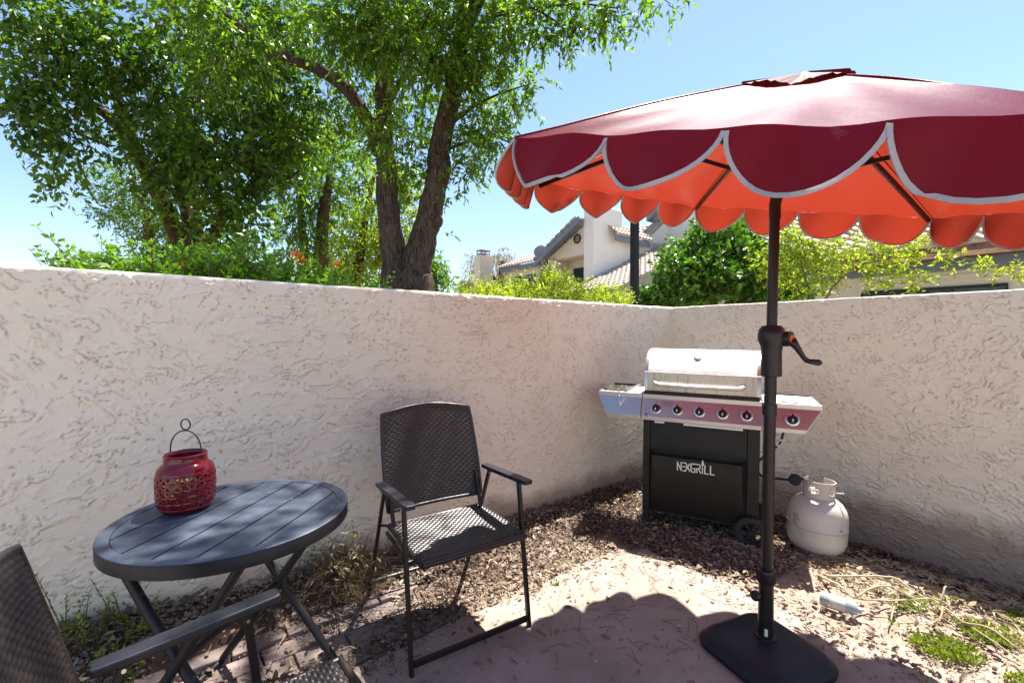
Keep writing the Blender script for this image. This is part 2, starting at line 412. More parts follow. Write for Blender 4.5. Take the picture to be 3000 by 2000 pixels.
def pnoise(x, y, seed):
    """2d gradient noise on arrays"""
    g = np.random.default_rng(seed).uniform(0, 2*np.pi, (512, 512)); gx, gy = np.cos(g), np.sin(g)
    xi = np.floor(x).astype(int); yi = np.floor(y).astype(int); xf = x-xi; yf = y-yi
    u = xf*xf*xf*(xf*(xf*6-15)+10); v = yf*yf*yf*(yf*(yf*6-15)+10)
    def d(i, j):
        a, b = (xi+i) % 512, (yi+j) % 512; return gx[a, b]*(xf-i)+gy[a, b]*(yf-j)
    return ((d(0, 0)*(1-u)+d(1, 0)*u)*(1-v)+(d(0, 1)*(1-u)+d(1, 1)*u)*v)*1.4
def fbm(x, y, seed, o=4, g=.5):
    r = 0; a = 1.0; t = 0
    for k in range(o): r = r+a*pnoise(x*2**k+k*17.3, y*2**k+k*9.1, seed+k); t += a; a *= g
    return r/t
def smooth(e0, e1, x): t = np.clip((x-e0)/(e1-e0), 0, 1); return t*t*(3-2*t)
def trowel(S, Zz, seed):
    wx = fbm(S*10, Zz*10, seed+1, 4, .62)*.060; wz = fbm(S*10+31, Zz*10+7, seed+2, 4, .62)*.040
    X = S+wx; Y = Zz+wz
    p = fbm(S*1.1+5, Zz*1.3, seed+3, 3); q = fbm(S*1.2+9, Zz*1.2+4, seed+13, 3)
    m0 = smooth(-.08, .0, p)*smooth(.16, .10, q); m1 = (1-smooth(-.08, .0, p))*smooth(.16, .10, q); m2 = 1-smooth(.16, .10, q)
    h = 0
    for a, mk in ((.08, m0), (.55, m1), (-.75, m2)):
        c, s_ = math.cos(a), math.sin(a); Xr = X*c-Y*s_; Yr = X*s_+Y*c
        for k, (fx, fy, amp, lv, sd) in enumerate(((4.2, 12.5, .0060, 2.6, 4), (8.0, 20.0, .0042, 2.2, 40))):
            n = fbm(Xr*fx, Yr*fy, seed+sd, 3, .5); L = n*lv+.37*k; f = L-np.floor(L)
            lap = np.clip(1-f*1.6, 0, 1)*smooth(0, .035, f)
            h = h+lap*amp*smooth(-.18, .10, fbm(S*7+k*9, Zz*11, seed+5+k, 3))*mk
        h = h+.0007*fbm(Xr*7, Yr*70, seed+9, 2)*mk
    h -= smooth(.33, .38, fbm(S*40, Zz*52, seed+8, 2))*.0040*smooth(-.1, .2, fbm(S*5, Zz*5, seed+10, 2))
    return h
def wall(name, p0, p1, out, label, fine, seed):
    """garden wall: inner face p0-p1, body towards out; relief modelled on the stretch fine=(s0,s1)"""
    L = (p1-p0).length; d = (p1-p0)/L; th = .20; st = .0042
    ss = np.concatenate([np.arange(0, fine[0], .05), np.arange(fine[0], fine[1], st), np.arange(fine[1], L+.04, .05)])
    zz = np.concatenate([[-.45], np.arange(-.16, WH-.012, st)])
    S, Zg = np.meshgrid(ss, zz)
    h = trowel(S, Zg, seed)
    h *= smooth(WH+.0, WH-.012, Zg)*.6+.4
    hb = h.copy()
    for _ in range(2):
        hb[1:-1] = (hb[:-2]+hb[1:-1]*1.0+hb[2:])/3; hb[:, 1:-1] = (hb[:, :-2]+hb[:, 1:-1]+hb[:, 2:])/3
    groove_shade = smooth(.0006, .0022, hb-h)
    top = .0012*np.sin(ss*5.3)+.003*fbm(ss*9, ss*0+.5, seed+20, 3)
    o = np.array(out); p = np.array(p0)[None, None, :]+S[..., None]*np.array(d)-h[..., None]*o
    p[..., 2] = Zg
    rows = [p]
    for a, z, kk in ((.003, WH-.003, 1), (.008, WH+.0015, 1), (.05, WH+.002, 1), (th-.05, WH+.002, 1), (th-.012, WH-.003, 1), (th, WH-.03, 0), (th, -.45, 0)):
        q = np.array(p0)[None, None, :]+ss[None, :, None]*np.array(d)+a*o
        q = q+0*q; q[..., 2] = z+top*kk; rows.append(q)
    P = np.concatenate(rows, 0); nr_, nc = P.shape[:2]
    idx = np.arange(nr_*nc).reshape(nr_, nc)
    F = np.stack([idx[:-1, :-1], idx[:-1, 1:], idx[1:, 1:], idx[1:, :-1]], -1).reshape(-1, 4)
    if np.dot(np.cross(P[5, 6]-P[5, 5], P[6, 5]-P[5, 5]), o) > 0: F = F[:, ::-1]
    me = bpy.data.meshes.new(name); n = len(F)
    me.vertices.add(nr_*nc); me.vertices.foreach_set('co', P.astype(np.float32).reshape(-1))
    me.loops.add(n*4); me.loops.foreach_set('vertex_index', np.ascontiguousarray(F).astype(np.int32).reshape(-1))
    me.polygons.add(n); me.polygons.foreach_set('loop_start', np.arange(0, n*4, 4, dtype=np.int32)); me.polygons.foreach_set('loop_total', np.full(n, 4, dtype=np.int32))
    me.update(calc_edges=True)
    at = me.attributes.new('groove_shade', 'FLOAT', 'POINT'); gv = np.zeros(nr_*nc, dtype=np.float32); gv[:groove_shade.size] = groove_shade.reshape(-1); at.data.foreach_set('value', gv)
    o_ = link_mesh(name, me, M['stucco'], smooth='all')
    return tag(o_, label, 'wall')
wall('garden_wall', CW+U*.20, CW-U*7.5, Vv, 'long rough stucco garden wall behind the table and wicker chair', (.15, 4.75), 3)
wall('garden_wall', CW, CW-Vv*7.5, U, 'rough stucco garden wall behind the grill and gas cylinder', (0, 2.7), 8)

# ------------------------------------------------------------------ foliage machinery
def unit(n):
    v = nr.normal(size=(n, 3)); return v/np.linalg.norm(v, axis=1)[:, None]
def leaf_quads(P, D, L, W, fold=.25):
    """leaves: base points P, directions D"""
    n = len(P); D = D/np.linalg.norm(D, axis=1)[:, None]
    S = np.cross(D, unit(n)); S /= np.linalg.norm(S, axis=1)[:, None]; N = np.cross(D, S)
    L = L*nr.uniform(.65, 1.2, n)[:, None]; W = W*nr.uniform(.7, 1.2, n)[:, None]
    mid = P+D*L*.42+N*L*fold*nr.uniform(-.3, .5, n)[:, None]
    tip = P+D*L-N*L*.12
    return np.stack([P, mid+S*W*.5, tip, mid-S*W*.5], 1)
def blob_twigs(blobs, tl):
    """start points and directions of twigs filling ellipsoid blobs (cx,cy,cz,rx,ry,rz,n)"""
    Ps = []; Ds = []
    for (cx, cy, cz, rx, ry, rz, n) in blobs:
        n = int(n); u = unit(n); r = nr.random(n)**.45
        p = u*r[:, None]*np.array([rx, ry, rz])+np.array([cx, cy, cz])
        d = u*.9+nr.normal(size=(n, 3))*.5+np.array([0, 0, -.25])
        Ps.append(p); Ds.append(d/np.linalg.norm(d, axis=1)[:, None])
    return np.concatenate(Ps), np.concatenate(Ds)
def twig_leaves(P, D, tl, per, L, W, droop):
    out = []; n = len(P)
    for k in range(per):
        t = (k+.5)/per
        q = P+D*tl*t+np.array([0, 0, -1])*tl*droop*.5*t*t+nr.normal(size=(n, 3))*tl*.05
        d = D*.55+nr.normal(size=(n, 3))*.55+np.array([0, 0, -droop])
        out.append(leaf_quads(q, d, L, W))
    return np.concatenate(out)
def twig_tubes(P, D, tl, r, droop):
    n = len(P); A = P; B = P+D*tl*.5+np.array([0, 0, -1])*tl*droop*.12; E = P+D*tl+np.array([0, 0, -1])*tl*droop*.5
    S = np.cross(D, unit(n)); S /= np.linalg.norm(S, axis=1)[:, None]
    T = np.cross(D, S); qs = []
    for (a, b, r0, r1) in ((A, B, r, r*.7), (B, E, r*.7, r*.3)):
        for X in (S, T): qs.append(np.stack([a-X*r0, a+X*r0, b+X*r1, b-X*r1], 1))
    return np.concatenate(qs)
def pblob(x, y, Y, rpx, n, fz=1.0, fy=1.0):
    """blob centred where the photo shows a clump at (x,y), distance Y, radius rpx (photo px)"""
    c = AT(x, y, Y); r = rpx*Y/1032
    return (c.x, c.y, c.z, r, r*fy, r*fz, n)
def loc(arr, o): return np.asarray(arr)-np.array(o)
def foliage(parent, base, blobs, mat, L, W, tl=.3, per=12, droop=.5, name='crown', twigs=True, tr=.004):
    P, D = blob_twigs(blobs, tl); P = loc(P, base)
    q = twig_leaves(P, D, tl, per, L, W, droop)
    o = fast_quads(name, q, mat, parent)
    if twigs: fast_quads('twigs', twig_tubes(P, D, tl, tr, droop), M['twig'], parent)
    return o
def limb(m, pts, base, n=12, wob=.03, rr=random.Random(2)):
    """pts: (x,y,Y,radius) photo points -> smooth wobbly tapered limb"""
    W = [(AT(x, y, Y)-Vector(base), r) for x, y, Y, r in pts]; P = []; Rr = []
    for i in range(len(W)-1):
        a, ra = W[i]; b, rb = W[i+1]; pa = W[i-1][0] if i else a*2-b; pb = W[i+2][0] if i+2 < len(W) else b*2-a
        for k in range(6):
            t = k/6; t2 = t*t; t3 = t2*t
            p = .5*((2*a)+(b-pa)*t+(2*pa-5*a+4*b-pb)*t2+(3*a-pa-3*b+pb)*t3)
            r = ra+(rb-ra)*t
            P.append(p+Vector([rr.uniform(-1, 1)*r*wob for _ in range(3)])); Rr.append(r*rr.uniform(.95, 1.06))
    P.append(W[-1][0]); Rr.append(W[-1][1])
    m.tube(P, Rr, n)
    return m

# main tree behind the left wall
YA = 6.4
baseA = AT(935, 700, YA); baseA.z = 0; baseA = tuple(baseA)
TA = empty('shade_tree', baseA, label='tall ash tree with a forked rough trunk rising beside the lone chimney, behind the wall', cat='tree')
m = MB()
limb(m, [(950, 985, YA, .44), (942, 840, YA, .40), (940, 700, YA, .37), (938, 655, YA, .35), (936, 628, YA, .27)], baseA, 18, .05)
limb(m, [(915, 660, YA, .24), (905, 590, YA, .175), (892, 480, YA, .155), (888, 380, YA, .145), (880, 300, YA, .13), (882, 220, YA, .12), (885, 120, YA-.2, .12), (870, 20, YA-.5, .10), (850, -120, YA-.6, .08)], baseA, 16, .06)
limb(m, [(945, 655, YA, .26), (958, 600, YA, .21), (985, 500, YA, .17), (1005, 410, YA, .155), (1008, 385, YA, .175), (1010, 345, YA, .15), (1030, 250, YA-.1, .135), (1050, 170, YA-.2, .125), (1060, 80, YA-.3, .10), (1080, -60, YA-.5, .08), (1120, -250, YA-1.0, .05)], baseA, 16, .06)
limb(m, [(872, 350, YA, .11), (850, 290, YA-.1, .095), (800, 210, YA-.2, .085), (740, 165, YA-.3, .075), (670, 140, YA-.4, .06), (560, 130, YA-.6, .045), (470, 150, YA-.8, .03)], baseA, 12, .05)
limb(m, [(740, 165, YA-.3, .05), (620, 110, YA-.5, .05), (520, 40, YA-.8, .05), (450, -10, YA-1, .045), (400, -80, YA-1.2, .04)], baseA, 10, .05)
m.build('trunk', M['bark'], TA, smooth=60)
m = MB(); rr = random.Random(4)
for (x, y, Y, r) in [(1016, 398, YA-.12, .10), (1004, 508, YA-.08, .085), (1024, 380, YA-.15, .06)]:
    c = AT(x, y, Y)-Vector(baseA); m.sphere(c, (r, r*.8, r*1.25), 12, 8); m.build('burl', M['bark'], TA, smooth='all'); m = MB()
m = MB()
for pts in [[(1060, 100, YA-.2, .04), (1130, 40, YA-.4, .03), (1230, 20, YA-.8, .02), (1330, 10, YA-1.1, .012), (1420, 20, YA-1.3, .006)],
            [(1230, 20, YA-.8, .015), (1290, 60, YA-.9, .01), (1300, 85, YA-.9, .005)],
            [(1330, 10, YA-1.1, .012), (1400, -10, YA-1.2, .012), (1490, -20, YA-1.4, .006), (1540, 10, YA-1.4, .004)],
            [(1020, 300, YA, .03), (1080, 250, YA-.1, .022), (1150, 215, YA-.2, .014), (1230, 190, YA-.3, .006)],
            [(1012, 350, YA, .03), (1060, 330, YA-.1, .02), (1110, 310, YA-.2, .008)],
            [(885, 250, YA, .05), (930, 170, YA-.3, .03), (960, 90, YA-.6, .02), (990, 20, YA-.9, .012)],
            [(885, 180, YA, .045), (820, 110, YA-.4, .03), (770, 60, YA-.7, .02), (720, 10, YA-.9, .012)]]:
    limb(m, pts, baseA, 7, .05)
m.build('branch', M['bark2'], TA, smooth=60)
bA = []
for (x, y, dY, r, n) in [
    (1010,55,-.5,80,150),(930,40,-.8,80,150),(1090,30,-.5,70,110),(1150,70,-.6,60,80),(1130,130,-.5,45,55),(1060,130,-.4,62,85),(985,130,-.6,70,90),
    (900,110,-1.0,62,90),(840,50,-.8,80,140),(770,40,-1.0,80,140),(700,60,.1,70,100),(640,40,.2,76,110),
    (800,120,.3,56,70),(760,235,.6,50,60),(700,200,.5,56,70),(830,205,.4,50,55),(960,215,.3,52,60),(945,290,.2,48,55),(940,370,.0,45,50),(955,440,.1,36,34),
    (1090,200,-.1,52,60),(1180,195,-.2,36,34),(1220,182,-.3,24,14),(1200,240,-.2,20,8),(1110,275,-.2,48,50),(1140,325,-.3,26,22),(1090,345,-.2,40,40),(1065,395,-.1,26,22),(1080,300,.0,40,36),(1145,260,-.1,22,12),
    (780,300,.7,36,30),(820,330,.4,38,34),(860,440,.4,36,30),(905,480,.2,24,18),(900,330,-.4,28,24),(870,285,-.4,30,24),
    (1200,25,-.8,44,46),(1260,20,-.9,36,34),(1300,70,-.9,24,20),(1240,75,-.8,24,18),(1340,12,-1.1,28,22),(1375,60,-1.2,24,18),(1405,40,-1.3,26,18),(1400,10,-1.2,24,14),(1460,0,-1.3,26,14),(1530,0,-1.4,24,10),
    (1040,460,-.1,12,4),(1020,540,-.1,9,2)]:
    bA.append(pblob(x, y, YA+dY, r, n, 1.0, 1.2))
for (x, y, z, r, n) in [(-.5,5.6,6.6,1.3,150),(.6,5.4,7.2,1.4,160),(-1.8,5.6,6.6,1.2,120),(-.6,7.2,7.0,1.5,120)]:
    bA.append((x, y, z, r, r, r*.7, n))
bA = [(a, b, c, d, e, f, g*.88) for a, b, c, d, e, f, g in bA]+[pblob(530, 60, YA-1.4, 60, 50), pblob(450, 30, YA-1.5, 60, 50), pblob(600, 130, YA-1.3, 40, 26), pblob(500, 150, YA-1.4, 40, 26)]
foliage(TA, baseA, bA, M['leaf'], .095, .035, .27, 12, .55)

# left tree
YB = 7.6
baseB = AT(450, 700, YB); baseB.z = 0; baseB = tuple(baseB)
TB = empty('leaning_tree', baseB, label='bushy tree with several thin brown leaning stems, at the left above the trumpet vine', cat='tree')
m = MB()
limb(m, [(465, 950, YB, .26), (462, 760, YB, .24), (455, 640, YB, .22)], baseB, 14, .05)
limb(m, [(450, 650, YB, .17), (415, 560, YB, .13), (375, 470, YB, .12), (330, 380, YB-.1, .11), (280, 300, YB-.2, .09), (225, 250, YB-.3, .07), (150, 215, YB-.4, .045), (90, 190, YB-.6, .025)], baseB, 12, .05)
limb(m, [(330, 380, YB-.1, .08), (290, 280, YB-.3, .075), (250, 170, YB-.5, .06), (235, 60, YB-.7, .05), (250, -60, YB-.8, .04)], baseB, 12, .05)
limb(m, [(460, 650, YB, .18), (450, 560, YB, .15), (430, 470, YB+.1, .13), (410, 380, YB+.1, .11), (420, 280, YB, .09), (450, 150, YB-.1, .07), (470, 30, YB-.2, .05)], baseB, 12, .05)
limb(m, [(462, 610, YB-.1, .10), (490, 540, YB-.2, .07), (530, 480, YB-.3, .055), (570, 440, YB-.3, .045), (640, 420, YB-.4, .03), (700, 385, YB-.5, .015)], baseB, 10, .05)
limb(m, [(255, 335, YB-.2, .03), (215, 322, YB-.4, .025), (160, 300, YB-.6, .015), (110, 310, YB-.7, .008)], baseB, 8, .05)
m.build('trunk', M['bark2'], TB, smooth=60)
bB = []
for (x, y, dY, r, n) in [
    (60,40,-1.4,80,85),(150,50,-1.3,80,100),(30,140,-1.2,70,65),(110,150,-1.2,75,80),(200,130,-1.0,75,95),(60,230,-1.1,60,50),(130,240,-1.1,60,55),(25,270,-1.1,45,28),(85,300,-1.0,42,32),
    (150,325,-1.0,38,28),(120,385,-.9,26,15),(170,400,-1.0,28,18),(140,425,-1.0,18,8),(230,340,-.8,22,10),(220,230,-.7,62,66),(280,90,-.9,75,100),(370,60,-.9,75,100),(460,60,-1.0,75,110),(550,70,-1.1,75,110),(620,110,-1.1,65,95),
    (300,190,-.7,62,85),(380,180,-.4,58,70),(450,190,-.3,66,95),(530,190,-.5,66,100),(600,210,-.6,62,95),(660,250,-.6,52,80),(330,280,-.6,52,70),(410,290,-.4,66,110),(490,290,-.6,66,130),(570,300,-.7,62,130),(640,330,-.7,52,100),(690,330,-.7,28,34),
    (380,370,-.5,52,80),(450,380,-.5,62,120),(530,390,-.6,62,125),(600,390,-.6,48,85),(650,390,-.5,34,38),(400,440,-.3,46,60),(480,460,-.4,52,85),(560,470,-.3,44,60),(520,530,-.2,40,55),(590,520,0,24,26),(560,565,.2,28,30),(470,560,.1,34,40),(420,510,0,32,30)]:
    bB.append(pblob(x, y, YB+dY, r, n, 1.0, 1.2))
for (x, y, z, r, n) in [(-4.2,6.2,7.4,1.6,110),(-2.6,6.6,7.6,1.6,120)]:
    bB.append((x, y, z, r, r, r*.7, n))
bB = [(a, b, c, d, e, f, g*(.70 if k_ % 3 else .95)) for k_, (a, b, c, d, e, f, g) in enumerate(bB)]
foliage(TB, baseB, bB, M['leaf_d'], .126, .062, .34, 8, .35)
# the overhanging branch, high above the picture, that dapples the table and the chairs
baseO = baseA
bo = []
rr = random.Random(21)
for i in range(54):
    for _ in range(60):
        gx = rr.uniform(-2.4, -.15); gy = rr.uniform(.2, 2.35)
        lit = [(-.80, 1.60, .16), (-.95, 2.10, .30), (-.55, 2.10, .22), (-.20, 2.35, .40), (-1.05, 1.45, .08), (-.28, 1.75, .15)]
        if any((gx-a)**2+(gy-b)**2 < r*r for a, b, r in lit): continue
        if gx > -.45 and gy > 1.6: continue
        if gx > -.75 and gy < 1.9: continue
        break
    z = rr.uniform(5.6, 7.0)
    bo.append((gx+.274*z, gy+.347*z, z, .26, .26, .18, 9))
foliage(TA, baseA, bo, M['leaf'], .098, .030, .30, 12, .6, name='crown')
m = MB()
for (e) in [(-.1, 4.2, 6.3), (.9, 3.4, 6.2), (.3, 3.0, 5.9), (1.2, 3.1, 6.4)]:
    p0 = Vector((-.55, 6.0, 5.4)); m.tube([p0-Vector(baseA), (p0*.5+Vector(e)*.5+Vector((.1, 0, .4)))-Vector(baseA), Vector(e)-Vector(baseA)], [.05, .035, .012], 7)
m.build('branch', M['bark2'], TA, smooth=60)

def bg_tree(name, label, x, y0, Y, blobs, mat, L, W, stems, tl=.4, per=10, droop=.5, barkm='bark2'):
    b = AT(x, y0, Y); b.z = 0; b = tuple(b); T = empty(name, b, label=label, cat='tree')
    m = MB()
    for s in stems: limb(m, s, b, 9, .06)
    m.build('trunk', M[barkm], T, smooth=60)
    foliage(T, b, [pblob(bx, by, Y+dY, r, n, 1, 1.2) for bx, by, dY, r, n in blobs], mat, L, W, tl, per, droop)
    return T
bg_tree('small_leaved_tree', 'dark fine leaved tree standing behind the leaning stems at the far left', 330, 700, 12.5,
    [(260,400,0,30,40),(300,440,0,44,80),(250,480,0,26,36),(330,500,0,44,80),(290,490,0,36,50),(350,540,0,34,60),(380,560,.5,34,60),(400,590,.5,34,60),(340,420,.5,46,80)],
    M['leaf_d'], .12, .04, [[(360, 760, 12.5, .16), (350, 600, 12.5, .13), (330, 480, 12.5, .08), (300, 400, 12.5, .04)]], .45, 12, .3)
bg_tree('vine_covered_tree', 'tree with vine wrapped stems between the leaning tree and the forked trunk', 700, 700, 11.0,
    [(700,420,0,44,80),(680,480,0,34,50),(660,530,0,22,28),(720,500,0,32,40),(740,430,0,44,80),(760,350,0,48,80),(720,350,.5,48,80),(690,560,0,18,24),(730,570,0,16,20),(655,570,0,15,16),(735,540,-.2,16,20),(775,460,.3,34,44),(800,380,.4,34,44)],
    M['leaf_v'], .13, .045, [[(735, 760, 11, .2), (736, 640, 11, .19), (738, 560, 11, .16), (745, 480, 11, .12), (760, 400, 11, .08)], [(700, 760, 11, .1), (700, 600, 11.1, .1), (690, 480, 11.1, .08), (680, 400, 11, .05)]], .42, 11, .6)
bg_tree('sunlit_tree', 'pale yellow green sunlit tree filling the gap left of the forked trunk', 830, 700, 14.0,
    [(700,330,0,40,70),(730,300,0,40,70),(800,520,0,34,60),(830,480,0,32,52),(860,540,0,40,76),(790,570,0,38,66),(840,600,0,46,90),(780,630,0,40,70),(880,620,0,34,60),(930,430,0,36,60),(930,520,0,30,48),(900,560,0,34,60),(700,620,0,28,34),(860,400,.5,26,30),(740,610,0,30,44)],
    M['leaf_y'], .17, .06, [[(820, 760, 14, .2), (820, 640, 14, .18), (840, 500, 14, .1), (860, 400, 14, .05)]], .5, 12, .5)
bg_tree('young_tree', 'small bright green tree low beside the right foot of the forked trunk', 1000, 700, 13.0,
    [(1000,610,0,22,46),(985,640,0,26,46),(1010,640,0,18,30),(1030,664,0,12,14),(990,595,0,14,20)],
    M['leaf_v'], .14, .05, [[(1000, 760, 13, .08), (1000, 660, 13, .07), (998, 600, 13, .03)]], .35, 11, .3)
bg_tree('weeping_tree', 'faded yellowish weeping tree behind the lone chimney', 1150, 700, 38.0,
    [(1150,590,0,18,60),(1160,620,0,22,70),(1130,600,0,16,50),(1165,650,0,22,60),(1090,600,1,12,36),(1090,630,1,14,40),(1145,660,0,20,44),(1095,655,1,12,26)],
    M['leaf_w'], .34, .05, [[(1150, 760, 38, .35), (1150, 660, 38, .3), (1152, 600, 38, .15)], [(1150, 660, 38, .2), (1120, 620, 38, .12), (1095, 600, 38, .06)]], 1.5, 12, 1.6)
bg_tree('far_tree', 'small hazy green tree far off at the foot of the lone chimney', 1072, 700, 45.0,
    [(1072,655,0,9,40),(1064,664,0,7,30),(1078,668,0,8,30)], M['leaf_d'], .3, .12, [[(1072, 700, 45, .3), (1072, 660, 45, .15)]], .8, 10, .3)

# shrubs along the walls
def sprigs(parent, base, pts, mat, H, L, W, per=11, seed=3, name='foliage', lean=.25, pair=True):
    """upright pinnate sprigs: pts = start positions, H = length"""
    P = np.array(pts)-np.array(base); n = len(P)
    D = np.array([0, 0, 1.0])+nr.normal(size=(n, 3))*lean; D /= np.linalg.norm(D, axis=1)[:, None]
    Hh = nr.uniform(.5, 1.2, n)[:, None]*H; bend = nr.normal(size=(n, 3))*np.array([1, 1, 0])*.3+np.array([0, 0, -.12])
    out = []
    S = np.cross(D, unit(n)); S /= np.linalg.norm(S, axis=1)[:, None]
    for k in range(per):
        t = (k+1)/per; q = P+D*Hh*t+bend*Hh*t*t
        for sg in (-1, 1):
            d = S*sg*.9+D*.55+nr.normal(size=(n, 3))*.3
            out.append(leaf_quads(q, d, L*(1-.45*t), W*(1-.4*t)))
    o = fast_quads(name, np.concatenate(out), mat, parent)
    tb = []
    A = P; B = P+D*Hh+bend*Hh; r = .0025
    for X in (S, np.cross(D, S)): tb.append(np.stack([A-X*r, A+X*r, B+X*r*.4, B-X*r*.4], 1))
    fast_quads('stems', np.concatenate(tb), M['twig'], parent)
    return o
def wallpos(x, Yoff): # point just behind the left wall at photo column x
    k = (x-1176)/1032; P = CW; # solve CW - U*t + Vv*Yoff with X/Y=k
    px, py = P.x+Vv.x*Yoff, P.y+Vv.y*Yoff
    t = (px-k*py)/(U.x-k*U.y); return Vector((px-U.x*t, py-U.y*t, 0))
TV = wallpos(500, .5); TVe = empty('trumpet_vine', TV, label='leafy trumpet vine with orange blooms spilling along the top of the wall', cat='vine')
pts = []; rr = random.Random(8)
for i in range(680):
    x = rr.choice([rr.uniform(130, 330), rr.uniform(150, 880), rr.uniform(330, 880), rr.uniform(380, 640)]); off = rr.uniform(.27, .85)
    p = wallpos(x, off)
    top = {130: 615, 180: 590, 230: 560, 270: 570, 320: 590, 400: 585, 450: 565, 520: 560, 580: 580, 640: 585, 700: 590, 760: 600, 820: 630, 880: 648}
    kt = sorted(top); j = max([q for q in kt if q <= x]); kk = min([q for q in kt if q >= x]); f = 0 if kk == j else (x-j)/(kk-j)
    yt = top[j]*(1-f)+top[kk]*f
    zt = CH+(768-yt)/1032*p.y; z = rr.uniform(1.38, max(1.42, zt-.16)); pts.append((p.x, p.y, z))
sprigs(TVe, TV, pts, M['leaf_v'], .24, .066, .026, 7)
for (x, y) in [(688, 590), (695, 597), (680, 586), (775, 607), (779, 611), (420, 612)]:
    p = wallpos(x, .42); c = AT(x, y, p.y)-TV; m = MB(); r2 = random.Random(x)
    for k in range(5):
        a = 2*math.pi*k/5; d = Vector((math.cos(a), -.6, math.sin(a)))*.022
        m.add([c, c+d+Vector((.008, 0, .008)), c+d*1.35, c+d-Vector((.008, 0, .008))], [(0, 1, 2, 3)])
    m.tube([c+Vector((0, .05, .0)), c], [.004, .009], 6)
    m.build('flower', M['flower'], TVe)
HV = wallpos(1280, .7); HVe = empty('feathery_hedge', HV, label='lime green feathery hedge over the wall, in front of the pale houses', cat='hedge')
pts = []
for i in range(620):
    x = rr.uniform(1080, 1445); off = rr.uniform(.3, .9); p = wallpos(x, off)
    top = {1080: 668, 1100: 650, 1130: 640, 1160: 645, 1200: 640, 1230: 630, 1255: 612, 1275: 606, 1300: 635, 1350: 650, 1400: 650, 1445: 668}
    kt = sorted(top); j = max([q for q in kt if q <= x]); kk = min([q for q in kt if q >= x]); f = 0 if kk == j else (x-j)/(kk-j)
    yt = top[j]*(1-f)+top[kk]*f; zt = CH+(768-yt)/1032*p.y
    z = rr.uniform(1.42, max(1.46, zt-.16)); pts.append((p.x, p.y, z))
sprigs(HVe, HV, pts, M['leaf_y'], .24, .06, .017, 9)
def bush(name, label, cat, base, blobs, mat, L, W, tl, per, droop, stems):
    b = Vector(base); e = empty(name, b, label=label, cat=cat); m = MB()
    for s in stems: limb(m, s, tuple(b), 7, .05)
    m.build('stems', M['twig'], e, smooth=60)
    foliage(e, tuple(b), blobs, mat, L, W, tl, per, droop, name='foliage', twigs=True, tr=.003)
    return e
b0 = AT(1640, 700, 6.6); b0.z = 0
bush('citrus_bush', 'round dark glossy leaved bush over the wall corner, left of the umbrella pole', 'bush', b0,
     [pblob(x, y, 6.4+d, r, n, 1, 1) for x, y, d, r, n in [(1560,620,0,44,80),(1600,570,.1,44,80),(1650,560,.1,50,90),(1700,570,.2,46,80),(1620,630,-.2,60,120),(1690,630,-.1,60,120),(1750,620,0,50,90),(1530,665,-.1,34,44),(1580,680,-.2,50,70),(1660,690,-.2,60,70),(1740,690,-.1,60,80),(1790,650,.1,40,60),(1820,690,.1,44,60),(1500,680,0,26,40),(1490,690,0,20,24),(1640,540,.1,40,60),(1720,530,.3,34,44)]],
     M['leaf_c'], .100, .046, .2, 12, .1, [[(1640, 900, 6.6, .05), (1645, 760, 6.6, .045), (1640, 620, 6.6, .02)], [(1650, 800, 6.6, .03), (1700, 680, 6.6, .025), (1730, 600, 6.6, .01)]])
b0 = AT(1880, 700, 5.4); b0.z = 0
bush('arching_shrub', 'pale green shrub whose long branches arch over the right wall before the tiled roof', 'bush', b0,
     [pblob(x, y, 5.3+d, r, n, .8, 1) for x, y, d, r, n in [(1780,560,.3,40,54),(1830,550,.2,34,40),(1840,600,.2,36,46),(1880,570,.1,34,44),(1930,570,0,34,26),(1980,565,0,34,27),(1900,610,0,30,34),(1960,600,0,28,15),(2030,590,-.1,34,26),(2060,560,-.1,30,21),(2080,620,-.2,30,12),(2050,650,-.2,32,18),(2100,650,-.2,20,10),(2120,570,-.1,24,12),(2160,560,-.2,26,13),(2200,550,-.2,22,8),(2010,620,-.1,30,17),(1890,640,0,14,8),(1920,645,0,10,6),(2180,605,-.3,16,6),(2270,600,-.3,14,6),(2300,610,-.3,16,9),(2330,625,-.3,12,7),(1760,610,.4,30,30),(1800,650,.4,30,30),(1850,670,.2,22,16)]],
     M['leaf_y'], .055, .024, .15, 10, .1,
     [[(1880, 900, 5.4, .04), (1890, 740, 5.4, .035), (1900, 680, 5.35, .012), (1955, 620, 5.3, .01), (2010, 600, 5.2, .008), (2100, 590, 5.1, .006), (2200, 590, 5.0, .005), (2330, 625, 5.0, .003)], [(1890, 740, 5.4, .02), (1850, 640, 5.5, .014), (1830, 560, 5.5, .006)], [(1955, 620, 5.3, .008), (2040, 560, 5.2, .006), (2180, 555, 5.1, .003)]])
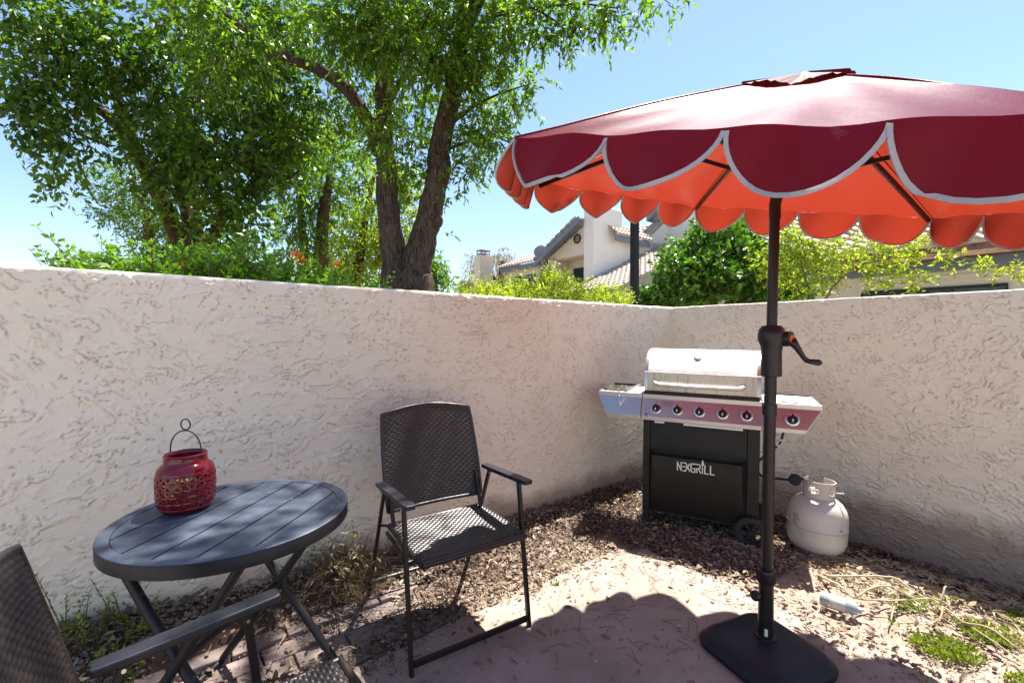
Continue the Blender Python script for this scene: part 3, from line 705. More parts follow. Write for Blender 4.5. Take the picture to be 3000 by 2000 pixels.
# ------------------------------------------------------------------ houses
def tile_roof(origin, along, up, L, S, name, parent, pitch=.24, course=.36, base=None):
    """barrel tile roof sheet: origin = low corner, along = unit vector along the eave, up = unit vector up the slope"""
    along = Vector(along); up = Vector(up); nrm = along.cross(up).normalized()
    if nrm.z < 0: nrm = -nrm
    nu = max(2, int(L/pitch*8)); rows = max(1, int(S/course)); m = MB(); vs = []; fs = []
    for j in range(rows):
        for t, hh in ((0.0, .055), (1.0, .0)):
            for i in range(nu+1):
                s = L*i/nu; wv = .5+.5*math.cos(2*math.pi*s/pitch); wv = wv**.7
                p = Vector(origin)+along*s+up*(course*(j+t))+nrm*(hh+.07*wv)
                vs.append(p)
    n = nu+1
    for j in range(rows*2-1): fs += [(j*n+i, j*n+i+1, (j+1)*n+i+1, (j+1)*n+i) for i in range(nu)]
    # front lip
    k = len(vs)
    for i in range(nu+1): vs.append(Vector(origin)+along*(L*i/nu)-nrm*.02)
    fs += [(k+i, k+i+1, i+1, i) for i in range(nu)]
    m.add(vs, fs)
    return m.build(name, M['tile'], parent)
OA = Vector((3.63, 20.0, 0))
def WA(x, y, z): return Vector((OA.x, OA.y, 0))+U*x+Vv*y+Vector((0, 0, z))-OA
HA = empty('townhouse', OA, label='two storey cream townhouse with wide white chimney, blue grey trim and tiled gables', cat='house')
def wbox(m, x0, x1, y0, y1, z0, z1):
    m.hexa([WA(x0,y0,z0), WA(x1,y0,z0), WA(x1,y1,z0), WA(x0,y1,z0), WA(x0,y0,z1), WA(x1,y0,z1), WA(x1,y1,z1), WA(x0,y1,z1)]); return m
m = MB(); wbox(m, -.05, 1.92, -.03, .55, 0, 7.06)
m.hexa([WA(-.05,-.03,7.06), WA(1.92,-.03,7.06), WA(1.92,.55,7.06), WA(-.05,.55,7.06), WA(.15,.1,7.22), WA(1.72,.1,7.22), WA(1.72,.42,7.22), WA(.15,.42,7.22)])
m.build('chimney', M['white_st'], HA)
# gable front: recess between y .55 and 2.42
m = MB()
wbox(m, .02, .25, 2.42, 3.0, 0, 5.05)                        # column
wbox(m, .02, .9, 2.421, 2.45, 0, 5.0)
wbox(m, .9, 1.1, .4, 2.6, 0, 5.6)                            # back wall of the recess
wbox(m, .02, .20, .5, 2.42, 0, 3.45)                         # balcony parapet
m.add([WA(.02,.5,4.95), WA(.02,3.0,4.95), WA(.02,3.0,5.05), WA(.02,.5,6.3), WA(.22,.5,4.95), WA(.22,3.0,4.95), WA(.22,3.0,5.05), WA(.22,.5,6.3)],
      [(0,1,2,3), (4,7,6,5), (0,4,5,1), (1,5,6,2), (2,6,7,3), (3,7,4,0)])
m.build('wall', M['cream'], HA)
m = MB(); wbox(m, .2, .9, .55, 2.42, 4.93, 4.95); m.build('ceiling', M['cream'], HA)
m = MB(); wbox(m, .87, .9, 1.2, 2.1, 2.8, 4.55); m.build('door', M['dark'], HA)
m = MB()
for k in range(12):
    a = 2*math.pi*k/12; m.bar(WA(-.02,1.0,5.72)+(Vv*math.cos(a)+Vector((0,0,math.sin(a))))*.2, WA(-.02,1.0,5.72)+(Vv*math.cos(a+.53)+Vector((0,0,math.sin(a+.53))))*.2, .05, .05)
for k in range(5): wbox(m, -.03, 0, .84-.0, 1.16, 5.57+k*.07, 5.59+k*.07)
m.build('round_vent', M['dark'], HA)
m = MB(); wbox(m, 0, 5.6, 0, .25, 0, 5.95); wbox(m, 5.6, 8, -4.6, .2, 0, 7.5)
m.add([WA(5.6,.2,7.5), WA(5.6,-2.2,9.0), WA(5.6,-4.6,7.5), WA(8,.2,7.5), WA(8,-2.2,9.0), WA(8,-4.6,7.5)], [(0,1,2), (0,3,4,1), (1,4,5,2), (3,5,4)])
m.add([WA(3.3,0,5.6), WA(5.6,0,7.25), WA(5.6,0,5.6), WA(3.3,.25,5.6), WA(5.6,.25,7.25), WA(5.6,.25,5.6)], [(0,2,1), (3,4,5), (0,1,4,3), (1,2,5,4), (2,0,3,5)])
m.build('wall', M['white_st'], HA)
m = MB(); wbox(m, -1.6, 5.6, -2.8, 0, 0, 2.9); m.build('wall', M['cream'], HA)
m = MB(); wbox(m, 1.0, 1.2, 3.0, 7.6, 0, 5.1); m.build('wall', M['cream'], HA)
m = MB()
def board(m, p, q, h=.26, t=.06):
    d = (q-p); n = d.cross(Vector((0, 0, 1))).normalized()*t/2; hv = Vector((0, 0, h))
    m.hexa([p-n-hv, p+n-hv, q+n-hv, q-n-hv, p-n, p+n, q+n, q-n])
board(m, WA(-.45,3.45,4.98), WA(-.45,.5,6.58)); board(m, WA(-.42,3.47,5.05), WA(6,3.47,5.05))
board(m, WA(.75,3.0,5.22), WA(.75,8.0,5.22)); board(m, WA(.75,8.0,5.22), WA(3,8.0,6.2))
board(m, WA(.95,-.42,5.78), WA(3.5,-.42,5.78), .24); board(m, WA(3.5,-.42,5.8), WA(3.5,-.05,6.0), .24)
board(m, WA(4.8,.65,7.5), WA(4.8,-2.2,9.25), .3); board(m, WA(4.8,.67,7.5), WA(8,.67,7.5), .3)
m.build('fascia', M['fascia'], HA)
m = MB(); m.add([WA(-.4,3.4,4.9), WA(-.4,.5,6.45), WA(0.02,.5,6.45), WA(.02,3.4,4.9)], [(0,1,2,3)]); m.build('soffit', M['fascia'], HA)
m = MB(); m.add([WA(4.84,.65,7.3), WA(4.84,-2.2,9.05), WA(5.6,-2.2,9.05), WA(5.6,.65,7.3)], [(0,1,2,3)]); m.build('soffit', M['fascia'], HA)
sl = (WA(0,.5,6.6)-WA(0,3.5,5.0)).normalized()
tile_roof(WA(-.5,3.5,5.02), U, sl, 6.5, 3.45, 'roof', HA)
tile_roof(WA(.9,-.5,5.82), U, (WA(0,.5,6.62)-WA(0,-.5,5.82)).normalized(), 2.7, 1.4, 'roof', HA)
tile_roof(WA(.6,8.1,5.24), -Vv, (WA(1,0,.4)-WA(0,0,0)).normalized(), 5.0, 2.6, 'roof', HA)
tile_roof(WA(-1.9,0,3.02), -Vv, (WA(1,0,.40)-WA(0,0,0)).normalized(), 3.1, 8.2, 'roof', HA)
tile_roof(WA(3.0,3,5.45), -Vv, (WA(1,0,.72)-WA(0,0,0)).normalized(), 3.15, 3.2, 'roof', HA)
tile_roof(WA(4.7,.75,7.48), U, (WA(0,-1,.6)-WA(0,0,0)).normalized(), 4, 3.3, 'roof', HA)
m = MB(); wbox(m, .95, 1.0, 5.1, 6.9, 3.55, 4.62); fr = m.build('window', M['glass'], HA)
m = MB()
for yy in (5.1, 5.55, 6.0, 6.45, 6.88): wbox(m, .91, .95, yy, yy+.04, 3.55, 4.62)
for z in (3.55, 4.1, 4.58): wbox(m, .915, .947, 5.1, 6.92, z, z+.04)
m.build('frame', M['dark'], fr)
m = MB(); wbox(m, .6, 1.0, .9, 1.3, 4.75, 4.93); 
DP = AT(1241, 578, 21.4)
DE = empty('satellite_dish', DP, label='grey satellite dish on the eave of the two storey house', cat='satellite dish')
m = MB(); d = Vector((-.35, -.9, .35)).normalized(); a, b = orth(d)
prof = [(0, -.06), (.12, -.045), (.22, 0), (.30, .06), (.31, .06), (.22, -.02), (.12, -.07), (0, -.085)]
n = 20
m.add([a*r*math.cos(2*math.pi*k/n)+b*r*math.sin(2*math.pi*k/n)+d*z for r, z in prof for k in range(n)], [(i*n+k, i*n+(k+1) % n, (i+1)*n+(k+1) % n, (i+1)*n+k) for i in range(7) for k in range(n)])
m.build('reflector', M['grey'], DE, smooth=50)
m = MB(); m.tube([b*.28, d*.38+Vector((0, 0, -.05))], .014, 6); m.box((-.04+d.x*.38, -.05+d.y*.38, -.1+d.z*.38), (.04+d.x*.38, .05+d.y*.38, .0+d.z*.38)); m.tube([(0, .05, 0), (.05, .1, -.25), (.1, .1, -.62)], .025, 8)
m.build('mast', M['grey'], DE)
# lone far chimney
FC = AT(1110, 700, 27); FC.z = 0
def lb(m, x0, x1, y0, y1, z0, z1, t=0):
    P = lambda x, y, z: U*x+Vv*y+Vector((0, 0, z))
    m.hexa([P(x0,y0,z0), P(x1,y0,z0), P(x1,y1,z0), P(x0,y1,z0), P(x0+t,y0+t,z1), P(x1-t,y0+t,z1), P(x1-t,y1-t,z1), P(x0+t,y1-t,z1)])
FE = empty('chimney_stack', FC, label='slender cream stucco chimney with a wire cap, standing alone against the sky', cat='chimney')
m = MB(); lb(m, -.45, .5, -.3, .3, 3.9, 6.0); lb(m, -.65, .7, -.5, .5, 3.5, 4.2, .18); lb(m, -.65, .7, -.5, .5, 0, 3.5); m.build('shaft', M['cream'], FE)
m = MB()
for x in (-.3, 0, .3):
    for y in (-.2, .2): lb(m, x, x+.04, y, y+.04, 6.0, 6.28)
lb(m, -.34, .38, -.24, .28, 6.28, 6.34); lb(m, -.34, .38, -.24, .28, 6.1, 6.13)
m.build('cap', M['grey'], FE)
# single storey house on the right
OB = Vector((6.6, 9.24, 0))
HB = empty('bungalow', OB, label='single storey cream house with tiled roof, low window and brown eave beyond the right wall', cat='house')
def LB(x, y, z): return U*x+Vv*y+Vector((0, 0, z))       # x: into the house, y: +left/-right
def bbox(m, x0, x1, y0, y1, z0, z1):
    m.hexa([LB(x0,y0,z0), LB(x1,y0,z0), LB(x1,y1,z0), LB(x0,y1,z0), LB(x0,y0,z1), LB(x1,y0,z1), LB(x1,y1,z1), LB(x0,y1,z1)]); return m
m = MB(); bbox(m, 0, .3, -7, 1.6, 0, 2.75); bbox(m, 0, 6, 1.3, 1.6, 0, 2.75); m.build('wall', M['cream'], HB)
m = MB()
for a in ((-.5, -.42, 0, 2.35), (-3.2, -3.12, 0, 2.35)): bbox(m, -.035, 0.0, a[0], a[1], a[2], a[3])
bbox(m, -.036, -.001, -3.12, -.5, 2.27, 2.35); m.build('stucco_band', M['cream'], HB)
m = MB(); bbox(m, -.02, .0, -2.4, -.5, .95, 2.14); wi = m.build('window', M['glass'], HB)
m = MB(); bbox(m, -.045, -.021, -2.42, -.48, 2.1, 2.15)
for y in (-2.42, -1.78, -1.45, -1.1, -.5): bbox(m, -.043, -.0215, y, y+.035, .95, 2.1)
m.build('frame', M['dark'], wi)
m = MB(); bbox(m, -.06, -.002, -7, 1.7, 2.42, 2.66); m.build('frieze', M['fascia'], HB)
m = MB(); bbox(m, -.50, -.46, -7, 1.9, 2.60, 2.68); m.build('gutter', M['tan'], HB)
m = MB(); bbox(m, -.455, -.06, -7, 1.85, 2.62, 2.66); bbox(m, -.51, -.465, -7, 1.9, 2.682, 2.80); m.build('eave', M['tiled'], HB)
tile_roof(LB(-.56, 2.0, 2.80), -Vv, LB(1, 0, .42).normalized(), 9.2, 5.2, 'roof', HB, .27, .34)
m = MB(); m.add([LB(-.5,2.0,2.78), LB(4.2,2.0,4.7), LB(4.2,2.0,2.5)], [(0,2,1)]); m.build('gable_end', M['cream'], HB)
# slim dark post
PP = AT(1457, 700, 5.25); PP.z = 0
PE = empty('metal_post', PP, label='slim dark metal post just behind the wall corner', cat='post')
m = MB(); m.lathe([(.052, 0), (.052, 3.05), (0, 3.05)], 24); m.build('shaft', M['postm'], PE, smooth=40)
m = MB(); m.lathe([(.06, 3.0), (.075, 3.04), (.075, 3.08), (.03, 3.12), (0, 3.13)], 24); m.build('cap', M['postm'], PE, smooth=40)

# ------------------------------------------------------------------ umbrella
UB = Vector((1.0305, 1.8072, 0))
JT = Vector((1.0527, 1.8070, 1.8287)); AX = Vector((.0939, -.2231, .9703)).normalized(); LU = .4726
UE = empty('patio_umbrella', UB, label='large maroon scalloped patio umbrella with grey edging, tilted on a dark pole', cat='umbrella')
AP = JT+AX*LU-UB
ux = Vector((0, 1, 0)).cross(AX).normalized(); vx = AX.cross(ux)
UR, UD, PH = 1.1505, .4095, -2.706+math.pi
def rim(i):
    a = PH+i*math.pi/3; return AP-AX*UD+(ux*math.cos(a)+vx*math.sin(a))*UR
def cone(i, s, t, lift=0):
    """panel i, across s 0..1, down t 0..1"""
    p = rim(i)*(1-s)+rim(i+1)*s; q = AP+(p-AP)*t
    edge = min(s, 1-s)*2
    bow = .010*math.sin(math.pi*min(t, 1))*1.0
    sag = -.022*math.sin(math.pi*s)*math.sin(math.pi*min(1, t))
    wr = .0035*math.sin(s*31+i*2+t*3)*t*t+.003*math.sin(s*17+t*9+i)*t
    return q+AX*(bow+sag+wr+lift)
m = MB()
for i in range(6): m.grid(lambda a, b, i=i: cone(i, a, .14+.86*b), 24, 20)
cz = m.build('canopy', M['canopy'], UE, smooth='all')
DS = .138
def val(i, s, w):
    """valance: across s (4 scallops a panel), w 0..1 down to the scalloped edge"""
    q = (s*4) % 1.0 if s < 1 else 1.0
    dep = .006+(DS-.006)*max(0, math.sin(math.pi*q))**.55
    p0 = rim(i)*(1-s)+rim(i+1)*s; outw = (p0-(AP-AX*UD)).normalized()
    r = p0+AX*(.0035*math.sin(s*31+i*2+3)+.003*math.sin(s*17+9+i))
    d = (Vector((0, 0, -1))*.72-AX*.28).normalized()
    k = w*dep
    fl = .026*math.sin(q*math.pi*2+i)*k/DS+.018*math.sin(s*23+i*1.7)*k/DS
    return r+d*k+outw*(.045*k/DS+fl)+Vector((-.026, .032, 0))*(k/DS)**1.3
m = MB(); t_ = MB()
def edge_s(i, q4): return q4
for i in range(6):
    for j in range(4):
        ss = [(j+.5-.5*math.cos(math.pi*k/20))/4 for k in range(21)]
        vs = []
        for w in (0, .12, .3, .5, .7, .88, 1.0):
            for k, s in enumerate(ss):
                q = k == 0 or k == 20
                vs.append(val(i, min(max(s, j/4+1e-5), (j+1)/4-1e-5), w))
        n = 21
        m.add(vs, [(a*n+k, a*n+k+1, (a+1)*n+k+1, (a+1)*n+k) for a in range(6) for k in range(20)])
        E_ = vs[-21:]; I_ = []
        up = vs[-42:-21]
        cen = sum(E_, Vector())/21
        outw = (cen-(AP-AX*UD)).normalized()
        tv = []
        for k, p in enumerate(E_):
            tg = (E_[min(k+1, 20)]-E_[max(k-1, 0)]).normalized(); inn = outw.cross(tg).normalized()
            up_ = ((rim(i)+rim(i+1))/2+AX*.1)-p; up_ = up_-tg*up_.dot(tg)
            if inn.dot(up_) < 0: inn = -inn
            tv.append((p-inn*.0015, p+inn*.0085))
        for off in (.0022, -.0022):
            vv = [a+outw*off for a, b in tv]+[b+outw*off for a, b in tv]
            t_.add(vv, [(k, k+1, 21+k+1, 21+k) for k in range(20)])
        vv = [a+outw*.0022 for a, b in tv]+[a-outw*.0022 for a, b in tv]
        t_.add(vv, [(k, k+1, 21+k+1, 21+k) for k in range(20)])
for i in range(6):
    q = MB(); q.tube([cone(i, 0, .16+.84*k/16)+AX*.0015 for k in range(17)], .0032, 6); q.build('panel_seam', M['canopy'], cz, smooth='all')
va = m.build('valance', M['canopy'], UE, smooth='all')
t_.build('edging', M['trim'], va)
m = MB()
for i in range(6):
    m.grid(lambda a, b, i=i: cone(i, a, .02+.24*b, .004+.016*(b)*abs(math.sin(a*math.pi*2+i))**1.2+.003*math.sin(a*60)*b+.006*math.sin(i*2.1)), 24, 8)
m.build('vent_flap', M['vent'], UE, smooth='all')
m = MB(); m.sphere(AP-AX*.018, (.03, .03, .02)); m.build('finial', M['blackp'], UE, smooth='all')
J = JT-UB
for i in range(6):
    m = MB(); tip = rim(i); c = AP-AX*.045
    pts = [c+(tip-c)*t+AX*(.010*math.sin(math.pi*t)-.014-.010*t) for t in (.04, .2, .4, .6, .8, .985)]
    for a, b in zip(pts, pts[1:]): m.bar(a, b, .012, .020, AX)
    rb = m.build('rib', M['bronze'], UE)
    m = MB(); mid = c+(tip-c)*.48-AX*.014; run = J+AX*.10
    m.bar(run+(tip-c).normalized()*.03, mid, .010, .016, AX); m.build('strut', M['bronze'], rb)
m = MB(); m.tube([J+AX*.06, J+AX*.14], .036, 16); m.build('hub', M['blackp'], UE, smooth=40); m = MB(); m.tube([AP-AX*.09, AP-AX*.03], .04, 16); m.build('hub', M['blackp'], UE, smooth=40)
m = MB(); m.tube([J, AP-AX*.04], .0195, 16); m.tube([J+Vector((0, 0, -.06)), J+Vector((0, 0, .0)), J+AX*.03], .0215, 16); m.build('upper_pole', M['bronze'], UE, smooth=40)
m = MB(); m.tube([(.001, 0, .32), (J.x*.25, 0, .7), (J.x*.5, 0, 1.15)], .0222, 20); m.tube([(J.x*.45, 0, 1.12), J], .0193, 20)
m.tube([(J.x*.35, 0, .985), (J.x*.37, 0, 1.03)], .027, 20)
m.build('pole', M['bronze'], UE, smooth=40)
cr = Vector((J.x*.6, 0, 0))
m = MB(); m.lathe([(.0, 1.345), (.034, 1.345), (.046, 1.33), (.050, 1.31), (.050, 1.285), (.040, 1.262), (.037, 1.24), (.038, 1.15), (.036, 1.142), (.027, 1.14)], 24, (cr.x, 0, 0))
m.tube([cr+Vector((.02, -.0, 1.292)), cr+Vector((.052, -.045, 1.292))], [.032, .03], 16)
ho = m.build('crank_housing', M['blackp'], UE, smooth=40)
m = MB(); m.tube([cr+Vector((.052, -.045, 1.292)), cr+Vector((.054, -.0485, 1.292))], .017, 16); m.build('button', M['orange'], ho)
m = MB(); m.tube([cr+Vector((.054, -.040, 1.285)), cr+Vector((.075, -.040, 1.262)), cr+Vector((.10, -.045, 1.22)), cr+Vector((.113, -.048, 1.206))], [.020, .013, .009, .011], 10)
m.tube([cr+Vector((.104, -.05, 1.207)), cr+Vector((.125, -.055, 1.203)), cr+Vector((.150, -.06, 1.200)), cr+Vector((.160, -.062, 1.199))], [.007, .011, .013, .006], 10)
m.build('crank_handle', M['blackp'], ho, smooth='all')
# stand
SE = empty('umbrella_stand', (1.024, 1.800, .006), (0, 0, .39), label='heavy black rounded square umbrella base on the concrete slab', cat='umbrella base')
def rsq(h, r, z, n=8):
    out = []
    for cx, cy, a0 in ((h-r, h-r, 0), (-h+r, h-r, 90), (-h+r, -h+r, 180), (h-r, -h+r, 270)):
        for k in range(n+1): a = R(a0+90*k/n); out.append((cx+r*math.cos(a), cy+r*math.sin(a), z))
    return out
m = MB(); rings = [rsq(h, r, z) for h, r, z in [(.192,.088,0),(.198,.088,.006),(.200,.088,.020),(.197,.088,.028),(.191,.088,.031),(.186,.088,.040),(.172,.08,.056),(.148,.07,.066),(.09,.05,.074),(.045,.045,.078)]]
n = len(rings[0]); vs = [p for r_ in rings for p in r_]
m.add(vs, [(i*n+k, i*n+(k+1) % n, (i+1)*n+(k+1) % n, (i+1)*n+k) for i in range(len(rings)-1) for k in range(n)]+[tuple((len(rings)-1)*n+k for k in range(n))])
m.build('base', M['basep'], SE, smooth=60)
tb = Matrix.Rotation(-.39, 3, 'Z') @ (UB-Vector((1.024, 1.800, 0)))
m = MB(); m.lathe([(.042, .070), (.040, .086), (.029, .088), (.0275, .30), (.033, .302), (.0345, .305), (.0345, .35), (.032, .355), (.024, .357)], 28, (tb.x, tb.y, 0)); m.build('tube', M['bronze'], SE, smooth=35)
m = MB()
for k in range(28):
    a = 2*math.pi*k/28; m.box((tb.x+.0345*math.cos(a)-.0015, tb.y+.0345*math.sin(a)-.0015, .308), (tb.x+.0345*math.cos(a)+.0015, tb.y+.0345*math.sin(a)+.0015, .347))
m.build('collar', M['blackp'], SE)
kd = (Matrix.Rotation(-.39, 3, 'Z') @ Vector((-.95, -.3, 0))).normalized()
m = MB(); c = Vector((tb.x, tb.y, .255)); m.tube([c+kd*.025, c+kd*.05], .006, 8); m.tube([c+kd*.05, c+kd*.064], [.021, .019], 12); m.build('knob', M['blackp'], SE, smooth=40)
m = MB(); sk = (Matrix.Rotation(-.39, 3, 'Z') @ Vector((-.45, -.9, 0))).normalized(); sx = Vector((-sk.y, sk.x, 0))
c = Vector((tb.x, tb.y, 0))+sk*.0292
m.add([c+sx*.006+Vector((0, 0, .095)), c-sx*.006+Vector((0, 0, .095)), c-sx*.006+Vector((0, 0, .125)), c+sx*.006+Vector((0, 0, .125))], [(0, 1, 2, 3)]); m.build('sticker', M['whitepaint'], SE)

# ------------------------------------------------------------------ bistro table
TC = Vector((-.932, 1.509, 0)); TR = .354
TE = empty('bistro_table', TC, label='round blue grey slatted bistro table on crossed dark legs, by the long wall', cat='table')
sa = math.atan2(.994, .11)                                       # slat direction
dx = Vector((math.cos(sa), math.sin(sa), 0)); dy = Vector((-dx.y, dx.x, 0))
m = MB(); n = 96
m.lathe([(TR-.034, .700), (TR-.034, .7095), (TR-.031, .711), (TR-.003, .711), (TR-.001, .7095)], n); m.build('rim', M['tablem'], TE, smooth=40)
m = MB(); m.lathe([(TR-.001, .7095), (TR, .708), (TR, .670), (TR-.004, .668), (TR-.008, .670), (TR-.008, .698)], n); m.build('skirt', M['tabled'], TE, smooth=40)
ri = TR-.036; cuts = [-.32, -.229, -.114, -.003, .108, .22, .32]
for i in range(6):
    a0 = cuts[i]+.0038; a1 = cuts[i+1]-.0038; a0 = max(a0, -ri+.003); a1 = min(a1, ri-.003)
    pl = []
    for k in range(13):
        b = a0+(a1-a0)*k/12; pl.append(dy*b+dx*math.sqrt(max(1e-6, ri*ri-b*b)))
    for k in range(12, -1, -1):
        b = a0+(a1-a0)*k/12; pl.append(dy*b-dx*math.sqrt(max(1e-6, ri*ri-b*b)))
    m = MB(); m.prism([(p.x, p.y) for p in pl], .698, .7085); m.build('slat', M['tablem'], TE)
m = MB(); m.tube([dy*-.27+Vector((0, 0, .688)), dy*.27+Vector((0, 0, .688))], .010, 8); 
for s_ in (-.18, .18): m.tube([dy*-.26+dx*s_+Vector((0, 0, .688)), dy*.26+dx*s_+Vector((0, 0, .688))], .009, 8)
m.build('underframe', M['tabled'], TE)

# two crossing folding pairs, either side of the centre
for ci, (cx, cy) in enumerate(((-.98, 1.30), (-.915, 1.75))):
    c = Vector((cx, cy, 0))-TC; r = .0145
    for sg in (1, -1):
        off = dx*(.012*sg)
        m = MB(); m.tube([c+off+dy*(.235*sg)+Vector((0, 0, .688)), c+off+dy*(.10*sg)+Vector((0, 0, .48)), c+off-dy*(.02*sg)+Vector((0, 0, .31)), c+off-dy*(.245*sg)+Vector((0, 0, .008))], [r, r*1.04, r*1.04, r], 12)
        m.build('leg', M['tabled'], TE, smooth=40)
c0 = Vector((-.98, 1.30, 0))-TC; c1 = Vector((-.915, 1.75, 0))-TC
for sg in (1, -1):
    m = MB(); z = Vector((0, 0, .014)); m.tube([c0+dy*(.24*sg)-dx*.02+z, c1+dy*(.24*sg)+dx*.02+z], .011, 10); m.build('foot_rail', M['tabled'], TE, smooth=40)
m = MB(); m.tube([c0+dy*(-.06)+Vector((0, 0, .42)), c0*.4+c1*.6+dy*(-.10)+Vector((0, 0, .68))], .007, 8); m.tube([c0+Vector((0, 0, .345)), c1+Vector((0, 0, .345))], .010, 10); m.build('stay', M['tabled'], TE, smooth=40)
m = MB()
for k in range(3):
    a = rnd.uniform(0, 6); p = Vector((rnd.uniform(-.2, .25), rnd.uniform(-.2, .2), .7125)); q = p+Vector((math.cos(a), math.sin(a), 0))*.006
    m.bar(p, q, .004, .003); m.build('crumb', M['straw'], TE); m = MB()

# ------------------------------------------------------------------ lantern
LC = GR(428, 1166, .711); LC.z = .7112
LE = empty('lantern', LC, (0, 0, R(38)), label='red glazed openwork candle lantern with a looped wire handle on the table', cat='lantern')
prof = [(.055, .0), (.066, .004), (.077, .016), (.083, .034), (.085, .06), (.086, .09), (.085, .115), (.082, .135), (.076, .148), (.066, .157), (.061, .161), (.061, .183), (.0625, .187), (.060, .190), (.056, .187), (.056, .165)]
def pr(z):
    for (r0, z0), (r1, z1) in zip(prof[:11], prof[1:12]):
        if z0 <= z <= z1: return r0+(r1-r0)*(z-z0)/(z1-z0)
    return .06
m = MB(); m.lathe([(0, .002)]+prof[:3]+[(pr(.020), .020)], 48); m.build('foot', M['ceramic'], LE, smooth=60, solid=.004)
m = MB(); m.lathe([(pr(.128), .128)]+[(pr(.131), .131)]+prof[7:], 48); m.build('bowl', M['ceramic'], LE, smooth=60, solid=.004)
m = MB(); NA, NR = 20, 5; z0, z1 = .020, .128; hz = (z1-z0)/NR
def SP(a, z): r = pr(z); return Vector((r*math.cos(a), r*math.sin(a), z))
for j in range(NR):
    for i in range(NA):
        o = .5*(j % 2)
        A = lambda q: 2*math.pi*q/NA
        za, zb = z0+j*hz, z0+(j+1)*hz
        tris = [((i+o, za), (i+1+o, za), (i+.5+o, zb)), ((i+.5+o, zb), (i+1+o, za), (i+1.5+o, zb))]
        for t3 in tris:
            ca = sum(p[0] for p in t3)/3; cz_ = sum(p[1] for p in t3)/3
            O = [SP(A(p[0]), p[1]) for p in t3]; I = [SP(A(ca+(p[0]-ca)*.43), cz_+(p[1]-cz_)*.43) for p in t3]
            m.add(O+I, [(k, (k+1) % 3, 3+(k+1) % 3, 3+k) for k in range(3)])
lat = m.build('openwork', M['ceramic'], LE, solid=.004)
m = MB(); m.lathe([(0, .006), (.032, .006), (.032, .10), (.026, .104), (0, .098)], 24); m.build('candle', M['candle'], LE, smooth=40)
m = MB(); hp = []
for k in range(25):
    a = math.pi*k/24; hp.append(Vector((.060*math.cos(a)*1.0, 0, .19+.078*math.sin(a)**.8)))
hp = [Vector((.062, 0, .170))]+hp+[Vector((-.062, 0, .170))]
m.tube(hp, .0022, 8); m.tube([Vector((.0185*math.sin(2*math.pi*k/20), .001*k/20, .289-.0185*math.cos(2*math.pi*k/20))) for k in range(21)], .0022, 8)
m.xf(Matrix.Rotation(R(-38-8), 4, 'Z')); m.build('handle', M['wire'], LE, smooth='all')

